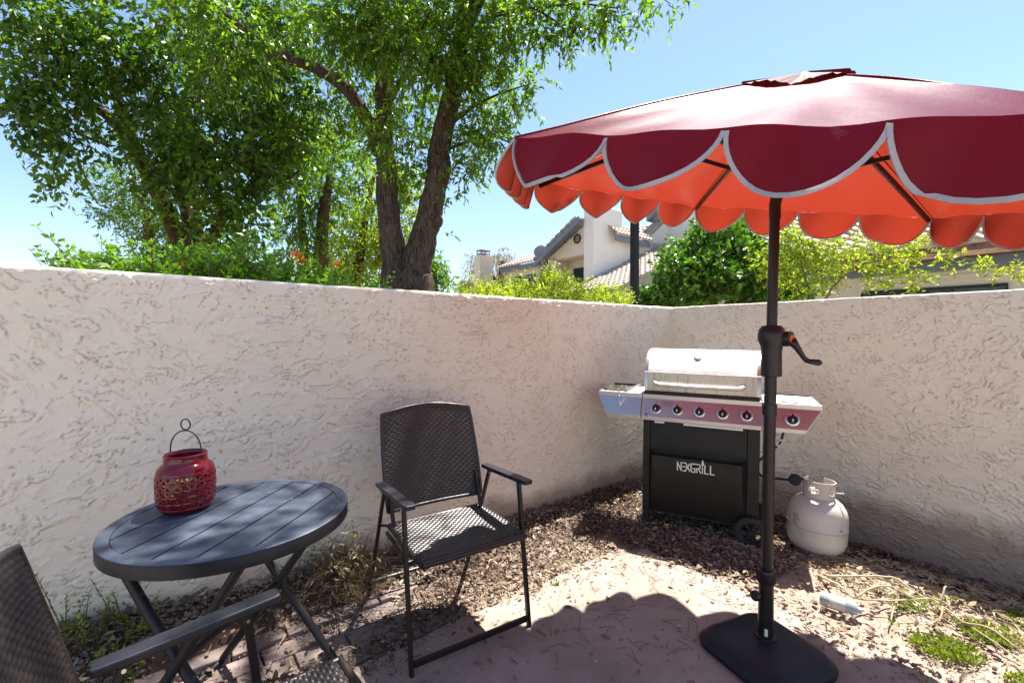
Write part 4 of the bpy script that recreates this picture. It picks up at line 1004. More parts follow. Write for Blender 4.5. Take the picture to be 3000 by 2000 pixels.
# ------------------------------------------------------------------ folding wicker chairs
def weave(fn, W, H, cw, ch, amp, nu=6, nv=4):
    """woven relief sheet; fn(a,b,h) -> point, a,b in 0..1"""
    cu, cv = int(W/cw), int(H/ch); m = MB()
    def P(a, b):
        v = b*cv; j = math.floor(v-1e-9); u = a*cu+.5*(j % 2)
        hu = abs(math.sin(math.pi*u)); hv = abs(math.sin(math.pi*v))
        return fn(a, b, amp*(hu**.5)*(hv**.55))
    return m.grid(P, cu*nu, cv*nv)
def make_chair(label):
    e = empty('folding_chair', (0, 0, 0), label=label, cat='chair', group='black wicker folding chairs')
    CWd = .546
    for w_ in (0, CWd):
        m = MB(); m.bar((w_, 0, 0), (w_, .085, .632), .022, .016, (1, 0, 0)); m.build('front_leg', M['chairm'], e, bevel=.003)
        m = MB(); i_ = .018 if w_ == 0 else -.018; m.bar((w_+i_*.2, .614, 0), (w_+i_*.2, .345, .628), .020, .014, (1, 0, 0)); m.build('rear_leg', M['chairm'], e, bevel=.003)
        m = MB(); pl = [(-.024, .012), (-.018, .0), (.018, 0), (.024, .012), (.024, .33), (.020, .41), (-.020, .41), (-.024, .33)]
        z0, z1 = .636, .655
        vs = [(w_+x, y, z-.02*(y/.4)) for z in (z0, z1) for x, y in pl]; n = 8
        m.add(vs, [tuple(range(n))[::-1], tuple(range(n, 2*n))]+[(i, (i+1) % n, n+(i+1) % n, n+i) for i in range(n)])
        ar = m.build('armrest', M['armm'], e, bevel=.004)
        m = MB(); m.tube([(w_-.013, .083, .612), (w_+.013, .083, .612)], .005, 10); m.build('screw', M['bolt'], ar); m = MB(); m.tube([(w_-.012, .35, .605), (w_+.012, .35, .605)], .005, 10); m.build('screw', M['bolt'], ar)
        s_ = 1 if w_ == 0 else -1
        m = MB(); m.tube([(w_+s_*.05, .35, .405), (w_+s_*.048, .385, .50), (w_+s_*.045, .42, .60)], .010, 8)
        m.tube([(w_, .43, .425), (w_+s_*.06, .39, .425)], .006, 8); m.tube([(w_+s_*.042, .385, .425), (w_+s_*.058, .385, .425)], .014, 10)
        m.bar((w_+s_*.02, .06, .405), (w_+s_*.02, .37, .408), .010, .018)
        m.tube([(w_-s_*.002, .05, .415), (w_+s_*.055, .05, .415)], .006, 8)
        m.build('hinge_bracket', M['chairm'], e, smooth=40)
    m = MB(); m.bar((.01, .002, .040), (CWd-.01, .002, .040), .012, .026, (0, 0, 1)); m.build('front_stretcher', M['chairm'], e, bevel=.002)
    m = MB(); m.tube([(.01, .575, .095), (CWd-.01, .575, .095)], .008, 8); m.build('rear_stretcher', M['chairm'], e, smooth=40)
    x0, x1 = .042, .512
    def seat(a, b, h):
        y = -.012+.405*b; z = .432-.010*math.sin(math.pi*a)*math.sin(math.pi*min(1, b+.1))+h
        if b < .06: z -= (.06-b)*.25
        return Vector((x0+(x1-x0)*a, y, z))
    m = weave(seat, .47, .405, .028, .0125, .0040)
    st = m.build('seat', M['wicker'], e, smooth='all')
    m = MB()
    m.tube([(x0-.003, -.016, .420), (x1+.003, -.016, .420)], .013, 10); m.tube([(x0-.003, .395, .428), (x1+.003, .395, .428)], .010, 10)
    m.tube([(x0-.003, -.016, .420), (x0-.003, .395, .426)], .012, 10); m.tube([(x1+.003, -.016, .420), (x1+.003, .395, .426)], .012, 10)
    m.add([(x0, -.01, .418), (x1, -.01, .418), (x1, .39, .422), (x0, .39, .422)], [(0, 3, 2, 1)])
    m.build('seat_rim', M['wicker'], st, smooth=50)
    def bp(a, b):
        wd = .0+.020*(b); arch = .030*math.sin(math.pi*a)*b; cv = .022*math.sin(math.pi*a)
        y = .392+.125*b+.015*math.sin(math.pi*b)*0+cv; z = .490+.430*b+arch
        xx = (.034+(.52-.034)*a) if True else 0
        xx = .277+(xx-.277)*(1.0-.035*b+.03*math.sin(math.pi*b))
        return Vector((xx, y, z))
    nb = Vector((0, -.96, .27))
    m = weave(lambda a, b, h: bp(a, b)+nb*h, .486, .445, .0310, .0124, .0034)
    bk = m.build('backrest', M['wicker'], e, smooth='all')
    m = weave(lambda a, b, h: bp(1-a, b)-nb*(h+.006), .486, .445, .0243, .0124, .0034); m.build('rear_weave', M['wicker'], bk, smooth='all')
    m = MB(); ring = [bp(0, k/8) for k in range(9)]+[bp(k/12, 1) for k in range(1, 12)]+[bp(1, 1-k/8) for k in range(9)]+[bp(1-k/12, 0) for k in range(1, 12)]
    ring = [p-nb*.003 for p in ring]; m.tube(ring+[ring[0]], .0085, 8); m.build('back_rim', M['wicker'], bk, smooth='all')
    return e
ch1 = make_chair('black wicker folding chair facing the camera beside the umbrella shadow, grill behind it')
ch1.location = (-.384, 1.698, .004); ch1.rotation_euler = (0, 0, math.atan2(.538, .842))
ch2 = copy_tree(ch1); ch2['label'] = 'black wicker folding chair cut off at the lower left corner, in front of the table'
ch2.location = (-.231, .736, 0); ch2.scale = (1, .86, 1); ch2.rotation_euler = (0, 0, math.atan2(.74, -.67))
for k_ in kids(ch2):
    if k_.name.startswith('seat'): k_.location.y = -.15

# ------------------------------------------------------------------ gas grill
GE = empty('gas_grill', (1.17, 2.89, 0), (0, R(.6), -.476), label='stainless gas grill with a black cabinet and six knobs in the wall corner', cat='grill')
sL, sR, cL, cR, ZS, ZB = -.642, .683, -.335, .376, .905, .737
def xz(m, poly, y0, y1, f0=0, zref=ZB):
    """prism of an x-z outline, front y0, back y1; f0 = how much the top leans back"""
    n = len(poly); vs = [(x, y0+f0*(z-zref), z) for x, z in poly]+[(x, y1, z) for x, z in poly]
    m.add(vs, [tuple(range(n)), tuple(range(n, 2*n))[::-1]]+[(i, n+i, n+(i+1) % n, (i+1) % n) for i in range(n)]); return m
ZT, ZM = .876, .762; LEAN = .40
PROF = [(.018, ZS), (.018, ZT), (.018-(ZT-ZM)*LEAN, ZM), (.018-(ZT-ZM)*LEAN, ZB)]
def panel(m, xl, xr, yb):
    """bent sheet front between the outlines xl(z), xr(z), closed to the back at yb"""
    f = [(xl(z), y, z) for y, z in PROF]+[(xr(z), y, z) for y, z in PROF]; b = [(x, yb, z) for x, y, z in f]
    n = 4; m.add(f+b, [(j, j+1, 4+j+1, 4+j) for j in range(3)]+[(8+j+1, 8+j, 12+j, 12+j+1) for j in range(3)]+[(j+1, j, 8+j, 8+j+1) for j in range(3)]+[(4+j, 5+j, 13+j, 12+j) for j in range(3)]+[(0, 4, 12, 8), (7, 3, 11, 15)])
    return m
m = MB(); panel(m, lambda z: cL, lambda z: cR, .10); cp = m.build('control_panel', M['steel'], GE, bevel=.003)
m = MB(); xz(m, [(cL+.09, ZB-.014), (cL+.15, ZB-.014), (cL+.15, ZB-.002), (cL+.09, ZB-.002)], -.026, .0); xz(m, [(cL+.27, ZB-.014), (cR-.10, ZB-.014), (cR-.10, ZB-.002), (cL+.27, ZB-.002)], -.026, .0); m.build('drip_flange', M['steel_top'], cp)
def face_y(z): return .018-(ZT-min(z, ZT))*LEAN
def knob(parent, s, z, r=.030):
    y = face_y(z); k = empty('knob_tmp') if False else None
    m = MB(); nrm = Vector((0, -1, LEAN)).normalized(); c = Vector((s, y, z))
    m.tube([c-nrm*0+nrm*.0005, c+nrm*.006, c+nrm*.009], [r*1.12, r*1.12, r*.98], 28); bz = m.build('knob', M['chrome'], parent, smooth=40)
    m = MB(); m.tube([c+nrm*.009, c+nrm*.020, c+nrm*.023], [r*.86, r*.80, r*.70], 24)
    up = Vector((0, LEAN, 1)).normalized(); m.bar(c+nrm*.026-up*r*.78, c+nrm*.026+up*r*.9, .013, .012, nrm)
    m.build('dial', M['knobm'], bz, smooth=30)
    m = MB(); m.bar(c+nrm*.0328-up*r*.55, c+nrm*.0328+up*r*.0, .009, .0012, nrm); m.build('grip_plate', M['steel_top'], bz)
    # printed flame marks round the knob
    m = MB(); sx_ = Vector((1, 0, 0)); f = nrm*.0008
    def ring(cx, cz, rr, t=.0012, n=10):
        cc = c+sx_*cx+up*cz+f
        for q in range(n):
            a, b = 2*math.pi*q/n, 2*math.pi*(q+1)/n
            m.add([cc+(sx_*math.cos(a)+up*math.sin(a))*rr, cc+(sx_*math.cos(b)+up*math.sin(b))*rr, cc+(sx_*math.cos(b)+up*math.sin(b))*(rr-t), cc+(sx_*math.cos(a)+up*math.sin(a))*(rr-t)], [(0, 1, 2, 3)])
    ring(0, r*1.42, .0048); ring(-r*1.50, r*.05, .0046, .0014, 6); ring(-r*1.42, r*.52, .0036, .0014, 6); ring(-r*.1, -r*1.42, .0036, .0012, 5)
    m.build('printed_marks', M['printing'], bz)
for i in range(5): knob(cp, -.240+i*.134, .813)
m = MB(); nrm = Vector((0, -1, LEAN)).normalized(); c = Vector((-.300, face_y(.772), .772)); m.tube([c, c+nrm*.006], [.016, .014], 18); b_ = m.build('igniter', M['chrome'], cp, smooth=40)
m = MB(); m.tube([c+nrm*.004, c+nrm*.011], [.010, .009], 14); m.build('button', M['redb'], b_, smooth=40)
m = MB()
for (x, z, w_) in [(-.306, .806, .012), (-.306, .812, .012), (-.306, .798, .012), (-.306, .803, .003), (-.170, .860, .085), (-.170, .854, .07), (-.170, .848, .085), (-.175, .842, .05), (-.170, .836, .06)]:
    y = face_y(z)-.0008; m.add([(x-w_/2, y, z), (x+w_/2, y, z), (x+w_/2, y, z+.0016), (x-w_/2, y, z+.0016)], [(0, 1, 2, 3)])
m.build('printed_text', M['printing'], cp)
# side shelves
m = MB(); panel(m, lambda z: sL+.078*min(1, max(0, (ZT-z)/(ZT-ZB))), lambda z: cL-.002, .40); sh = m.build('side_shelf', M['steel'], GE, bevel=.004)
m = MB(); m.box((sL+.012, .028, ZS-.003), (cL-.012, .39, ZS+.0025)); m.build('shelf_top', M['steel_top'], sh, bevel=.002)
m = MB(); panel(m, lambda z: cR+.002, lambda z: sR-.088*min(1, max(0, (ZT-z)/(ZT-ZB))), .40); sh2 = m.build('side_burner', M['steel'], GE, bevel=.004)
m = MB(); m.box((cR+.016, .030, ZS-.003), (sR-.012, .385, ZS+.004)); m.build('burner_lid', M['steel_top'], sh2, bevel=.004)
m = MB(); m.box((cR+.10, .032, ZS+.004), (cR+.19, .052, ZS+.010)); m.build('lid_grip', M['chrome'], sh2, bevel=.003)
m = MB(); m.box((cR+.02, .385, ZS-.003), (sR-.03, .40, ZS+.012)); m.build('rear_lip', M['blackm'], sh2)
knob(sh2, .534, .813, .033)
# lid
prof_l = [(.060, .925), (.066, 1.046), (.070, 1.056), (.095, 1.098), (.135, 1.145), (.19, 1.182), (.25, 1.200), (.32, 1.204), (.38, 1.19), (.42, 1.13), (.44, 1.04), (.445, .925)]
m = MB(); a0, a1 = cL+.024, cR-.024; fr_ = prof_l[:3]; tp_ = prof_l[2:]
def strip(m, pf, x0, x1, n=1):
    vs = [(x0+(x1-x0)*i/n, y, z) for i in range(n+1) for y, z in pf]; k = len(pf)
    m.add(vs, [(i*k+j, (i+1)*k+j, (i+1)*k+j+1, i*k+j+1) for i in range(n) for j in range(k-1)])
strip(m, prof_l[:2], a0, a1); lid = m.build('lid', M['steel_lid'], GE)
m = MB(); strip(m, [(.066, 1.046), (.062, 1.050), (.066, 1.056)], a0-.02, a1+.02); strip(m, prof_l[2:], a0-.004, a1+.004)
m.build('lid_top', M['steel_top'], lid, smooth=35)
for x0, x1 in ((cL+.004, a0+.001), (a1-.001, cR-.004)):
    m = MB(); n = len(prof_l); pf = [(y-.002 if y < .3 else y, z+(.002 if z > 1.06 else 0)) for y, z in prof_l]
    vs = [(x0, y, z) for y, z in pf]+[(x1, y, z) for y, z in pf]
    m.add(vs, [tuple(range(n))[::-1], tuple(range(n, 2*n))]+[(i, (i+1) % n, n+(i+1) % n, n+i) for i in range(n)])
    m.build('end_cap', M['steel'], lid, smooth=35)
m = MB(); zz = .972; m.tube([(-.262, .064, zz+.012), (-.258, .030, zz+.010), (-.245, .018, zz+.004), (-.22, .013, zz), (0, .010, zz-.003), (.235, .013, zz), (.258, .018, zz+.004), (.272, .030, zz+.010), (.276, .064, zz+.012)], .0125, 14)
for s_ in (-.262, .276): m.tube([(s_, .064, zz+.012), (s_, .055, zz+.012)], .017, 14)
m.build('lid_handle', M['steel_top'], lid, smooth='all')
m = MB(); c = Vector((.0, .152, 1.158)); nn = Vector((0, -.62, .78)).normalized(); m.tube([c, c+nn*.005, c+nn*.007], [.030, .029, .024], 24); m.build('thermometer', M['steel'], lid, smooth=40)
m = MB(); m.box((cL+.01, .02, ZS-.0), (cR-.01, .44, .922)); m.build('firebox', M['blackm'], GE)
# cabinet
m = MB(); m.box((cL+.004, .042, .10), (cL+.050, .40, ZB)); m.box((cR-.072, .042, .10), (cR-.004, .40, ZB)); m.box((cL+.05, .36, .10), (cR-.07, .40, ZB)); m.box((cL+.05, .05, .10), (cR-.07, .36, .115))
cab = m.build('cabinet', M['blackm'], GE, bevel=.003)
m = MB(); m.box((cL+.052, .050, .118), (cR-.074, .058, ZB-.005)); m.build('front_panel', M['blackm'], GE, bevel=.002)
m = MB(); x0, x1 = cL+.055, cR-.080; zt, zm, zb_ = .505, .41, .36
yo = -.018
m.add([(x0, .050, zt+.03), (x0+.02, yo, zt), (x1-.02, yo, zt), (x1, .050, zt+.03), (x0+.0, .050, .12), (x0+.02, yo+.006, zm), (x1-.02, yo+.006, zm), (x1, .050, .12),
       (x0+.022, .046, .42), (x1-.022, .046, .42), (x0+.022, yo+.004, zt-.001), (x1-.022, yo+.004, zt-.001), (x0+.022, yo+.012, .42), (x1-.022, yo+.012, .42)],
      [(1, 2, 6, 5), (0, 1, 5, 4), (2, 3, 7, 6), (10, 12, 13, 11), (12, 8, 9, 13), (5, 6, 7, 4)])
bk_ = m.build('storage_tray', M['blackm'], GE)
# lettering NEXGRILL with a flame over the I
m = MB(); y = yo-.0015; sc_x, sc_z = .0365, .052; ox, oz = -.098, .428; st = .0072
def L_(pts):
    pts = [Vector((ox+px*sc_x+pz*.0, y, oz+pz*sc_z)) for px, pz in pts]
    for a, b in zip(pts, pts[1:]):
        d = (b-a).normalized(); a2 = a-d*st*.42; b2 = b+d*st*.42; x = Vector((0, -1, 0)).cross(d)*st/2
        m.add([a2-x, b2-x, b2+x, a2+x], [(0, 1, 2, 3)]); 
        for v in range(len(m.v)-4, len(m.v)): m.v[v] = (m.v[v][0], y-.0001*(len(m.f) % 7), m.v[v][2])
L_([(0, 0), (0, 1)]); L_([(0, .95), (.62, .05)]); L_([(.62, 0), (.62, 1)])
L_([(.92, 1), (1.32, 1)]); L_([(.92, .5), (1.50, .5)]); L_([(.92, 0), (1.32, 0)])
L_([(1.36, 1), (2.05, .03)]); L_([(1.36, 0), (2.05, .97)])
L_([(2.95, 1), (2.42, 1), (2.25, .8), (2.25, .2), (2.42, 0), (2.90, 0), (2.90, .42), (2.58, .42)])
L_([(3.1, 1), (3.62, 1), (3.74, .85), (3.74, .62), (3.62, .5), (3.2, .5), (3.2, 0)]); L_([(3.45, .5), (3.82, 0)])
L_([(4.12, 0), (4.12, .72)]); L_([(4.5, 1), (4.5, 0), (5.05, 0)]); L_([(5.4, 1), (5.4, 0), (5.98, 0)])
F_ = [(3.98, .95), (3.93, 1.15), (4.02, 1.35), (4.0, 1.55), (4.12, 1.42), (4.14, 1.72), (4.28, 1.40), (4.27, 1.22), (4.34, 1.30), (4.36, 1.08), (4.26, .90), (4.12, .84)]
fv = [Vector((ox+a*sc_x, y-.0003, oz+b*sc_z)) for a, b in F_]; m.add(fv, [tuple(range(len(fv)))])
m.build('lettering', M['whitepaint'], bk_)
# feet and wheels
for y_ in (.06, .37):
    m = MB(); m.box((cL+.01, y_-.015, .05), (cL+.045, y_+.015, .10)); m.tube([(cL+.028, y_-.014, .030), (cL+.028, y_+.014, .030)], .030, 18); m.build('caster', M['rubber'], GE, smooth=40)
    wy = y_-.045 if y_ < .2 else y_
    m = MB(); cxx = cR-.045; prf = [(.060, -.018), (.088, -.018), (.093, -.014), (.095, 0), (.093, .014), (.088, .018), (.060, .018)]
    vs = [(cxx+r*math.cos(2*math.pi*k/36), wy+a, .095+r*math.sin(2*math.pi*k/36)) for r, a in prf for k in range(36)]
    m.add(vs, [(i*36+k, i*36+(k+1) % 36, (i+1)*36+(k+1) % 36, (i+1)*36+k) for i in range(6) for k in range(36)])
    for k in range(36):
        a = 2*math.pi*k/36; c = Vector((cxx+.094*math.cos(a), wy, .095+.094*math.sin(a))); m.bar(c-Vector((0, .012, 0)), c+Vector((0, .012, 0)), .006, .004, Vector((math.cos(a), 0, math.sin(a))))
    wh = m.build('wheel', M['rubber'], GE)
    m = MB()
    for k in range(6):
        a = 2*math.pi*k/6; m.bar((cxx, wy-.002, .095), (cxx+.064*math.cos(a), wy-.002, .095+.064*math.sin(a)), .014, .012, (0, 1, 0))
    m.tube([(cxx, wy-.02, .095), (cxx, wy+.02, .095)], .016, 14); m.tube([(cxx+.062*math.cos(2*math.pi*k/24), wy, .095+.062*math.sin(2*math.pi*k/24)) for k in range(25)], .006, 6)
    m.build('rim', M['blackp'], wh, smooth=40)
YL = GE.matrix_basis @ Vector((-.16, -.03, .04))
YE = empty('fallen_leaf', YL, label='single yellow dry leaf standing up against the foot of the black grill cabinet', cat='leaf')
m = MB(); m.add([(-.018, 0, .028), (.020, .002, .024), (.004, .006, -.014), (.0, -.006, .012)], [(0, 3, 1), (0, 2, 3), (3, 2, 1)]); m.build('blade', M['yleaf'], YE)
# dark slate tray with a skewer and a hanging chain, on the left shelf
def gp(s, y, z):
    return GE.matrix_basis @ Vector((s, y, z))
bpy.context.view_layer.update()
P0 = gp(-.520, .17, ZS+.003)
TRY = empty('grill_plate', P0, (0, R(.6), -.476), label='dark iron plate strewn with dry leaves on the left shelf of the grill', cat='plate')
m = MB(); m.box((-.095, -.13, 0), (.075, .20, .008)); m.box((-.095, .188, .008), (.075, .20, .022)); m.build('plate', M['blackp'], TRY, bevel=.002)
m = MB(); m.tube([(-.075, -.165, .016), (-.07, -.10, .012)], .003, 6); m.build('prong', M['wire'], TRY)
P1 = gp(-.435, .02, ZS+.012)
SK = empty('skewer', P1, (0, R(.6), -.476), label='thin metal skewer with a little chain hanging over the front of the left shelf', cat='skewer')
m = MB(); m.tube([(-.03, -.02, .004), (.045, .20, .030)], .0028, 6); m.build('rod', M['bolt'], SK)
m = MB()
for k in range(17):
    t = k/16; x = -.052+.034*t; z = -.11*math.sin(math.pi*t)**.6+.006; m.sphere((x, -.036-.004*math.sin(math.pi*t), z), .0034, 6, 4)
m.build('chain', M['bolt'], SK, smooth='all')
# dark plate edge peeking out on top of wall side; gas cylinder
TKP = Vector((1.845, 2.715, -.022))
TK = empty('gas_cylinder', TKP, (R(-1.0), R(2.6), R(-20)), label='off white propane gas cylinder leaning slightly in the leaves right of the grill', cat='gas cylinder')
m = MB(); m.lathe([(0, .020), (.06, .022), (.11, .036), (.140, .062), (.1535, .100), (.155, .13), (.155, .176), (.1565, .178), (.1565, .184), (.155, .186), (.155, .235), (.1525, .265), (.143, .296), (.122, .326), (.092, .347), (.06, .358), (0, .364)], 56); m.build('body', M['tank'], TK, smooth=50)
m = MB(); m.lathe([(.10, .0), (.104, 0), (.104, .035), (.10, .035), (.10, 0)], 40); m.build('foot_ring', M['tank'], TK, smooth=40)
m = MB(); nz, na = 16, 96; vs = []; r0 = .082
for j in range(nz+1):
    for k in range(na):
        a = 2*math.pi*k/na; vs.append((r0*math.cos(a), r0*math.sin(a), .350+.100*j/nz))
def hole(k, j):
    a = (k+.5)*360/na; z = .350+.100*(j+.5)/nz
    for ac in (237, 310): 
        if ((((a-ac+180) % 360)-180)/19)**4+((z-.402)/.018)**2 < 1: return True
    if 20 < a < 160 and z > .375: 
        return 60 < a < 120
    return False
m.add(vs, [(j*na+k, j*na+(k+1) % na, (j+1)*na+(k+1) % na, (j+1)*na+k) for j in range(nz) for k in range(na) if not hole(k, j)])
m.build('collar', M['tank'], TK, smooth='all', solid=.004)
m = MB(); m.tube([(0, 0, .36), (0, 0, .405)], .014, 12); m.tube([(0, 0, .39), (-.045, .0, .39)], .012, 12); m.tube([(0, 0, .405), (0, 0, .418)], .022, 10); m.build('valve', M['bolt'], TK, smooth=40)
m = MB(); m.tube([(.075, -.045, .395), (.103, -.06, .402)], .004, 8); m.sphere((.105, -.061, .403), (.010, .004, .006)); m.build('tag', M['bolt'], TK)
m = MB()
for j, (a0, z, wd_) in enumerate([(205, .245, 16), (205, .232, 12), (206, .219, 15), (204, .206, 9), (206, .193, 13), (268, .30, 0), (300, .205, 7), (303, .196, 5)]):
    if not wd_: continue
    n = 6
    for k in range(n):
        if (j+k) % 3 == 2: continue
        a, b = R(a0+wd_*k/n), R(a0+wd_*(k+.8)/n); r_ = .1562
        m.add([(r_*math.cos(a), r_*math.sin(a), z), (r_*math.cos(b), r_*math.sin(b), z), (r_*math.cos(b), r_*math.sin(b), z+.006), (r_*math.cos(a), r_*math.sin(a), z+.006)], [(0, 1, 2, 3)])
m.build('stencil_marks', M['printing'], TK)
m = MB(); m.lathe([(.1562, .1775), (.1572, .179), (.1572, .181), (.1562, .1825)], 56); m.build('weld_seam', M['tank_s'], TK, smooth=40)
# hose and regulator
hp = [AT(1800, 992, 2.72), AT(1790, 1018, 2.74), AT(1765, 1040, 2.82), AT(1742, 1060, 2.9), AT(1741, 1082, 2.9), AT(1756, 1096, 2.85), AT(1790, 1099, 2.78), AT(1816, 1102, 2.70)]
HE = empty('gas_hose', hp[0], label='black gas hose looping from the grill down to the cylinder', cat='hose')
m = MB(); sp = []
for i in range(len(hp)-1):
    a, b = hp[i], hp[i+1]; pa = hp[i-1] if i else a*2-b; pb = hp[i+2] if i+2 < len(hp) else b*2-a
    for k in range(5):
        t = k/5; t2 = t*t; t3 = t2*t; sp.append(.5*((2*a)+(b-pa)*t+(2*pa-5*a+4*b-pb)*t2+(3*a-pa-3*b+pb)*t3)-hp[0])
sp.append(hp[-1]-hp[0]); m.tube(sp, .007, 10); m.build('tubing', M['rubber'], HE, smooth='all')
m = MB(); m.tube([sp[3], sp[6]], .0085, 10); m.build('crimp', M['whitepaint'], HE)
rc = AT(1826, 1101, 2.66)-hp[0]; m = MB(); vd = Vector((-.5, -.85, .15)).normalized(); m.tube([rc-vd*.016, rc-vd*.010, rc+vd*.004, rc+vd*.010, rc+vd*.012], [.024, .032, .034, .028, .010], 22); m.tube([rc, rc+Vector((.05, .01, .0))], .010, 8)
m.build('regulator', M['postm'], HE, smooth=35)

# ------------------------------------------------------------------ litter, stones, twigs
def scatter(n, dens):
    out = []
    while len(out) < n:
        x = rnd.uniform(-2.9, 3.3); y = rnd.uniform(.9, 4.2)
        if rnd.random() < dens(x, y): out.append((x, y))
    return out
def d_lit(x, y):
    a, b = wd(x, y)
    if a < .0 or b < .0: return 0
    s, r = ks(x, y); o = max(s, r)
    if o > 0:
        d = .9 if min(a, b) < .36 or (s > 0 and r < -.1) else .22+.16*math.sin(x*8+y*5)
        if math.hypot(x-1.25, y-3.0) < .6: d = .85
        if s > .10 and s < .46 and -2.35 < r < -1.42: d = .14+.3*max(0, math.sin(r*9+s*14))
        return d*(1.0 if o > .08 else .75)
    return max(.0, .5*math.exp(o*11))*(.6+.4*math.sin(x*9+y*4)*math.sin(y*11))+.009
pts = scatter(17000, d_lit); P = np.array([(x, y, 0) for x, y in pts])
on = np.array([max(*ks(x, y)) > 0 for x, y in pts]); n = len(P)
TP = np.array([TZ(x, y) for x, y in pts]); P[:, 2] = np.where(on, nr.uniform(.0, .030, n)+TP, .010)
D = nr.normal(size=(n, 3))*np.array([1, 1, .28]); D[:, 2] = np.where(on, D[:, 2], D[:, 2]*.3)
D /= np.linalg.norm(D, axis=1)[:, None]
def flat_leaves(P, D, L, W, curl):
    n = len(P); S = np.cross(D, np.array([0, 0, 1.0])+nr.normal(size=(n, 3))*.45); S /= np.linalg.norm(S, axis=1)[:, None]; N = np.cross(S, D)
    N[N[:, 2] < 0] *= -1
    L = (L*nr.uniform(.45, 1.25, n))[:, None]; W = (W*nr.uniform(.5, 1.25, n))[:, None]; c = (nr.uniform(-1, 1, n)*curl)[:, None]
    a = P-D*L*.5; b = P+D*L*.5+N*L*abs(c)*.5
    m1 = P-D*L*.12+N*L*c; m2 = P+D*L*.2+N*L*c*.8
    # two quads per leaf sharing the midrib (as one 6-gon split in two)
    q1 = np.stack([a, m1+S*W*.5, m2+S*W*.42, b], 1); q2 = np.stack([a, b, m2-S*W*.42+N*W*.25, m1-S*W*.5+N*W*.25], 1)
    return np.concatenate([q1, q2], 1)
def leaf_mesh(name, Q8, mat, parent=None):
    n = len(Q8); V = Q8.reshape(-1, 3); me = bpy.data.meshes.new(name)
    idx = []
    base = np.arange(n)*8
    # reuse a and b of the first quad so every leaf is one island
    f1 = np.stack([base, base+1, base+2, base+3], 1); f2 = np.stack([base, base+3, base+6, base+7], 1)
    F = np.stack([f1, f2], 1).reshape(-1)
    me.vertices.add(len(V)); me.vertices.foreach_set('co', V.astype(np.float32).reshape(-1))
    me.loops.add(len(F)); me.loops.foreach_set('vertex_index', F.astype(np.int32))
    me.polygons.add(n*2); me.polygons.foreach_set('loop_start', np.arange(0, n*8, 4, dtype=np.int32)); me.polygons.foreach_set('loop_total', np.full(n*2, 4, dtype=np.int32))
    me.update(calc_edges=True); me.validate(); return link_mesh(name, me, mat, parent)
sel = nr.random(len(P)) < .28
Q = [flat_leaves(P[sel], D[sel], .046, .018, .26), flat_leaves(P[~sel], D[~sel], .026, .008, .38)]
pts2 = scatter(26000, d_lit); P2 = np.array([(x, y, .012+TZ(x, y)) for x, y in pts2]); D2 = nr.normal(size=(len(P2), 3))*np.array([1, 1, .3]); D2 /= np.linalg.norm(D2, axis=1)[:, None]
Q.append(flat_leaves(P2, D2, .015, .006, .3))
GM = GE.matrix_basis
gl = np.array([tuple(GM @ Vector((-.53+nr.normal()*.045, .13+nr.normal()*.07, ZS+.018))) for _ in range(90)]); Dg = nr.normal(size=(90, 3))*np.array([1, 1, .2]); Dg /= np.linalg.norm(Dg, axis=1)[:, None]
Q.append(flat_leaves(gl, Dg, .022, .006, .3))
tag(leaf_mesh('leaf_litter', np.concatenate(Q), M['litter']), 'dry brown leaf litter heaped along the foot of both walls', 'leaf litter', kind='stuff')
ST = scatter(4200, lambda x, y: d_lit(x, y) if max(*ks(x, y)) > 0 else 0)
m = MB(); t = (1+5**.5)/2; ico = [Vector(v).normalized() for v in [(-1,t,0),(1,t,0),(-1,-t,0),(1,-t,0),(0,-1,t),(0,1,t),(0,-1,-t),(0,1,-t),(t,0,-1),(t,0,1),(-t,0,-1),(-t,0,1)]]
icf = [(0,11,5),(0,5,1),(0,1,7),(0,7,10),(0,10,11),(1,5,9),(5,11,4),(11,10,2),(10,7,6),(7,1,8),(3,9,4),(3,4,2),(3,2,6),(3,6,8),(3,8,9),(4,9,5),(2,4,11),(6,2,10),(8,6,7),(9,8,1)]
for x, y in ST:
    r = rnd.choice([.004, .006, .008, .011, .014]); s1, s2, s3 = (r*rnd.uniform(.8, 1.3) for _ in range(3))
    gz = TZ(x, y); m.add([(x+v.x*s1, y+v.y*s2, gz+.001+s3*.3+v.z*s3*.7) for v in ico], icf)
tag(m.build('gravel', M['stone'], smooth='all'), 'small reddish pebbles scattered among the dead leaves', 'gravel', kind='stuff')
TW = scatter(900, d_lit); m = MB()
for x, y in TW:
    a = rnd.uniform(0, 6.28); l = rnd.uniform(.03, .13); z = TZ(x, y)+(.014 if max(*ks(x, y)) <= 0 else rnd.uniform(.012, .04)); p = Vector((x, y, z)); d = Vector((math.cos(a), math.sin(a), 0))
    k = Vector((-d.y, d.x, 0))*rnd.uniform(-.15, .15)
    m.tube([p, p+d*l*.5+k*l, p+d*l], [.0013, .0012, .0007], 4)
for _ in range(260):      # extra litter blown over the sunlit part of the slab
    x, y = rnd.uniform(.1, 1.9), rnd.uniform(1.8, 2.8)
    if max(*ks(x, y)) > 0: continue
    a = rnd.uniform(0, 6.28); l = rnd.uniform(.02, .10); p = Vector((x, y, .009)); d = Vector((math.cos(a), math.sin(a), 0)); m.tube([p, p+d*l*.5+Vector((0, 0, .004)), p+d*l], .0010, 4)
tag(m.build('fallen_twigs', M['twig']), 'thin broken twigs lying over the leaves and the slab', 'twigs', kind='stuff')

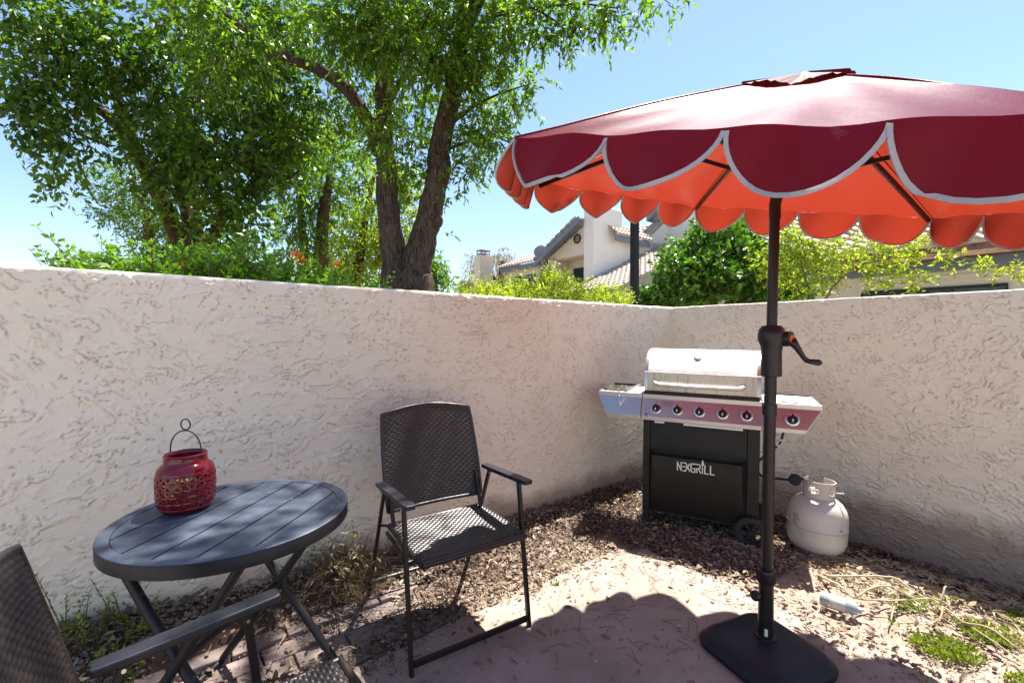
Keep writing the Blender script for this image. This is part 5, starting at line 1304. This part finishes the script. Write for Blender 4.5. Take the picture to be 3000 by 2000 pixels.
# weeds and small plants
def weed_patch(name, label, cat, base, pts, H, L, W, per, mat, kind=None):
    b = Vector(base); e = empty(name, b, label=label, cat=cat)
    sprigs(e, b, pts, mat, H, L, W, per, lean=.3); return e
pts = []
for _ in range(90):
    x = rnd.uniform(100, 330); y = rnd.uniform(1395, 1500); p = GR(x, y, .15); a, b = wd(p.x, p.y)
    if a < .02: continue
    p.z = TZ(p.x, p.y)
    pts.append(tuple(p))
weed_patch('weeds', 'patch of low yellow green weeds at the foot of the wall left of the table', 'weeds', GR(220, 1450, .12), pts, .085, .022, .011, 7, M['weed'])
def near_wall(x, off=.06):
    k = (x-1176)/1032; px, py = CW.x-Vv.x*off, CW.y-Vv.y*off; t = (px-k*py)/(U.x-k*U.y); X, Y = px-U.x*t, py-U.y*t; return Vector((X, Y, TZ(X, Y)))
for i, (x, h, lb_) in enumerate([(135, .30, 'tallest thin weed stalk against the wall, nearest the left edge'), (190, .26, 'thin weed stalk against the wall, second from the left edge'), (268, .26, 'bare brownish weed stalk against the wall behind the table leg'), (330, .20, 'yellowing weed stalk seen below the table edge')]):
    p = near_wall(x, .07+.03*(i % 2)); e = weed_patch('weed_stalk', lb_, 'weed', p, [tuple(p+Vector((rnd.uniform(-.02, .02), rnd.uniform(-.02, .02), 0))) for _ in range(4)], h, .030, .012, 9, M['weed']); e['group'] = 'weed stalks along the wall'
pts = [tuple(GR(rnd.uniform(360, 420), rnd.uniform(1400, 1470))) for _ in range(8)]
weed_patch('seedlings', 'small bright green seedlings sprouting between the table legs', 'plant', GR(395, 1440), pts, .07, .025, .012, 4, M['weed'])
p = GR(1352, 1205); weed_patch('seedling', 'single little green seedling in the dark gravel left of the grill', 'plant', p, [tuple(p)]*2, .06, .034, .013, 2, M['weed'])
p = GR(1275, 1345); weed_patch('sprout', 'tiny green sprout at the edge of the slab right of the chair', 'plant', p, [tuple(p+Vector((rnd.uniform(-.02, .02), rnd.uniform(-.01, .01), 0))) for _ in range(4)], .035, .026, .014, 3, M['leaf_v'])
DS_ = near_wall(775, .16); e = empty('dry_shrub', DS_, label='tangled dry brown shrub against the wall between the table and the wicker chair', cat='shrub')
n = 420; o = unit(n); o[:, 2] = np.abs(o[:, 2]); A = nr.normal(size=(n, 3))*np.array([.10, .06, .05])+np.array([0, 0, .08])
fast_quads('twigs', np.concatenate([twig_tubes(A, o*np.array([1, .6, 1]), .15, .0016, .4), twig_tubes(A*1.3, o*np.array([.9, .6, .8]), .11, .0014, .9)]), M['twig'], e)
B_, D_ = blob_twigs([(0, 0, .14, .17, .09, .13, 80)], .1); fast_quads('dead_leaves', twig_leaves(B_, D_, .09, 4, .030, .010, .5), M['litter'], e)
fast_quads('leaves', twig_leaves(B_[:16], D_[:16], .09, 4, .03, .012, .3), M['weed'], e)
# low green growth at the lower right
pts = []
for _ in range(1500):
    x = rnd.uniform(2050, 2420); y = rnd.uniform(1390, 1640); p = GR(x, y, -.03); a, b = wd(p.x, p.y)
    if b < .02 or max(*ks(p.x, p.y)) < .12: continue
    p.z = TZ(p.x, p.y)
    if math.sin(p.x*19+p.y*13)+math.sin(p.x*7-p.y*23) < .25: continue
    pts.append(tuple(p))
P = np.array(pts); n = len(P); D = np.array([0, 0, .6])+nr.normal(size=(n, 3))*.5
q = np.concatenate([leaf_quads(P+nr.normal(size=(n, 3))*np.array([.012, .012, .003])+np.array([0, 0, .012]), np.array([0, 0, .6])+nr.normal(size=(n, 3))*.6, .024, .008) for _ in range(9)])
tag(fast_quads('ground_cover', q, M['weed']), 'low yellow green clumps of grass in the lower right corner', 'grass', kind='stuff')
pts = scatter(2600, lambda x, y: (1 if (ks(x, y)[1] > .02 and 0 < wd(x, y)[1] < .95 and y < 2.7) else 0)); P = np.array([(x, y, .02+TZ(x, y)) for x, y in pts]); D = nr.normal(size=(len(P), 3))*np.array([.6, .9, .18])+np.array([.35, -.5, 0]); D /= np.linalg.norm(D, axis=1)[:, None]
tag(leaf_mesh('dry_straw', flat_leaves(P, D, .055, .005, .25), M['straw']), 'bleached straw and dry stems along the foot of the right wall', 'straw', kind='stuff')
VB = GR(1960, 1370); VE_ = empty('dry_vine', VB, label='pale dry vine stem sprawling over the ground along the right wall', cat='vine'); m = MB()
for pts_ in [[(1895,1328,.02),(1935,1348,.07),(1965,1372,.05),(2040,1378,.06),(2130,1374,.05),(2165,1392,.05),(2215,1430,.04),(2290,1478,.04),(2370,1535,.03)],
             [(1965,1372,.06),(2000,1350,.09),(2045,1345,.09),(2075,1362,.08),(2110,1374,.05)], [(1900,1322,.03),(1970,1322,.06),(2050,1325,.08),(2090,1350,.07),(2120,1372,.05)],
             [(2160,1390,.05),(2168,1355,.11),(2172,1345,.12)], [(2215,1430,.04),(2270,1440,.07),(2340,1490,.05)], [(2060,1376,.05),(2050,1410,.02),(2040,1440,.01)], [(2165,1392,.05),(2160,1420,.03),(2150,1445,.01)]]:
    L3 = [GR(x, y, z)-VB for x, y, z in pts_]; L4 = []
    for i in range(len(L3)-1):
        a, b = L3[i], L3[i+1]; pa = L3[i-1] if i else a*2-b; pb = L3[i+2] if i+2 < len(L3) else b*2-a
        for k in range(4):
            t = k/4; t2 = t*t; t3 = t2*t; L4.append(.5*((2*a)+(b-pa)*t+(2*pa-5*a+4*b-pb)*t2+(3*a-pa-3*b+pb)*t3)+Vector((rnd.uniform(-.003, .003), 0, rnd.uniform(-.003, .003))))
    L4.append(L3[-1]); m.tube(L4, [.0055*(1-.6*i/len(L4)) for i in range(len(L4))], 6)
m.build('stem', M['straw'], VE_, smooth='all')
PB = GR(1925, 1385, .03); BT = empty('plastic_bottle', PB, (0, R(90), R(-42)), label='discarded pale plastic bottle lying in the sun below the gas cylinder', cat='bottle')
m = MB(); m.lathe([(0, -.07), (.030, -.07), (.033, -.064), (.033, .05), (.026, .068), (.013, .078), (.013, .09), (0, .09)], 24); m.build('body', M['jar'], BT, smooth=40)
m = MB(); m.lathe([(.0336, -.03), (.0336, .03)], 24); m.build('label', M['tank'], BT, smooth=40)
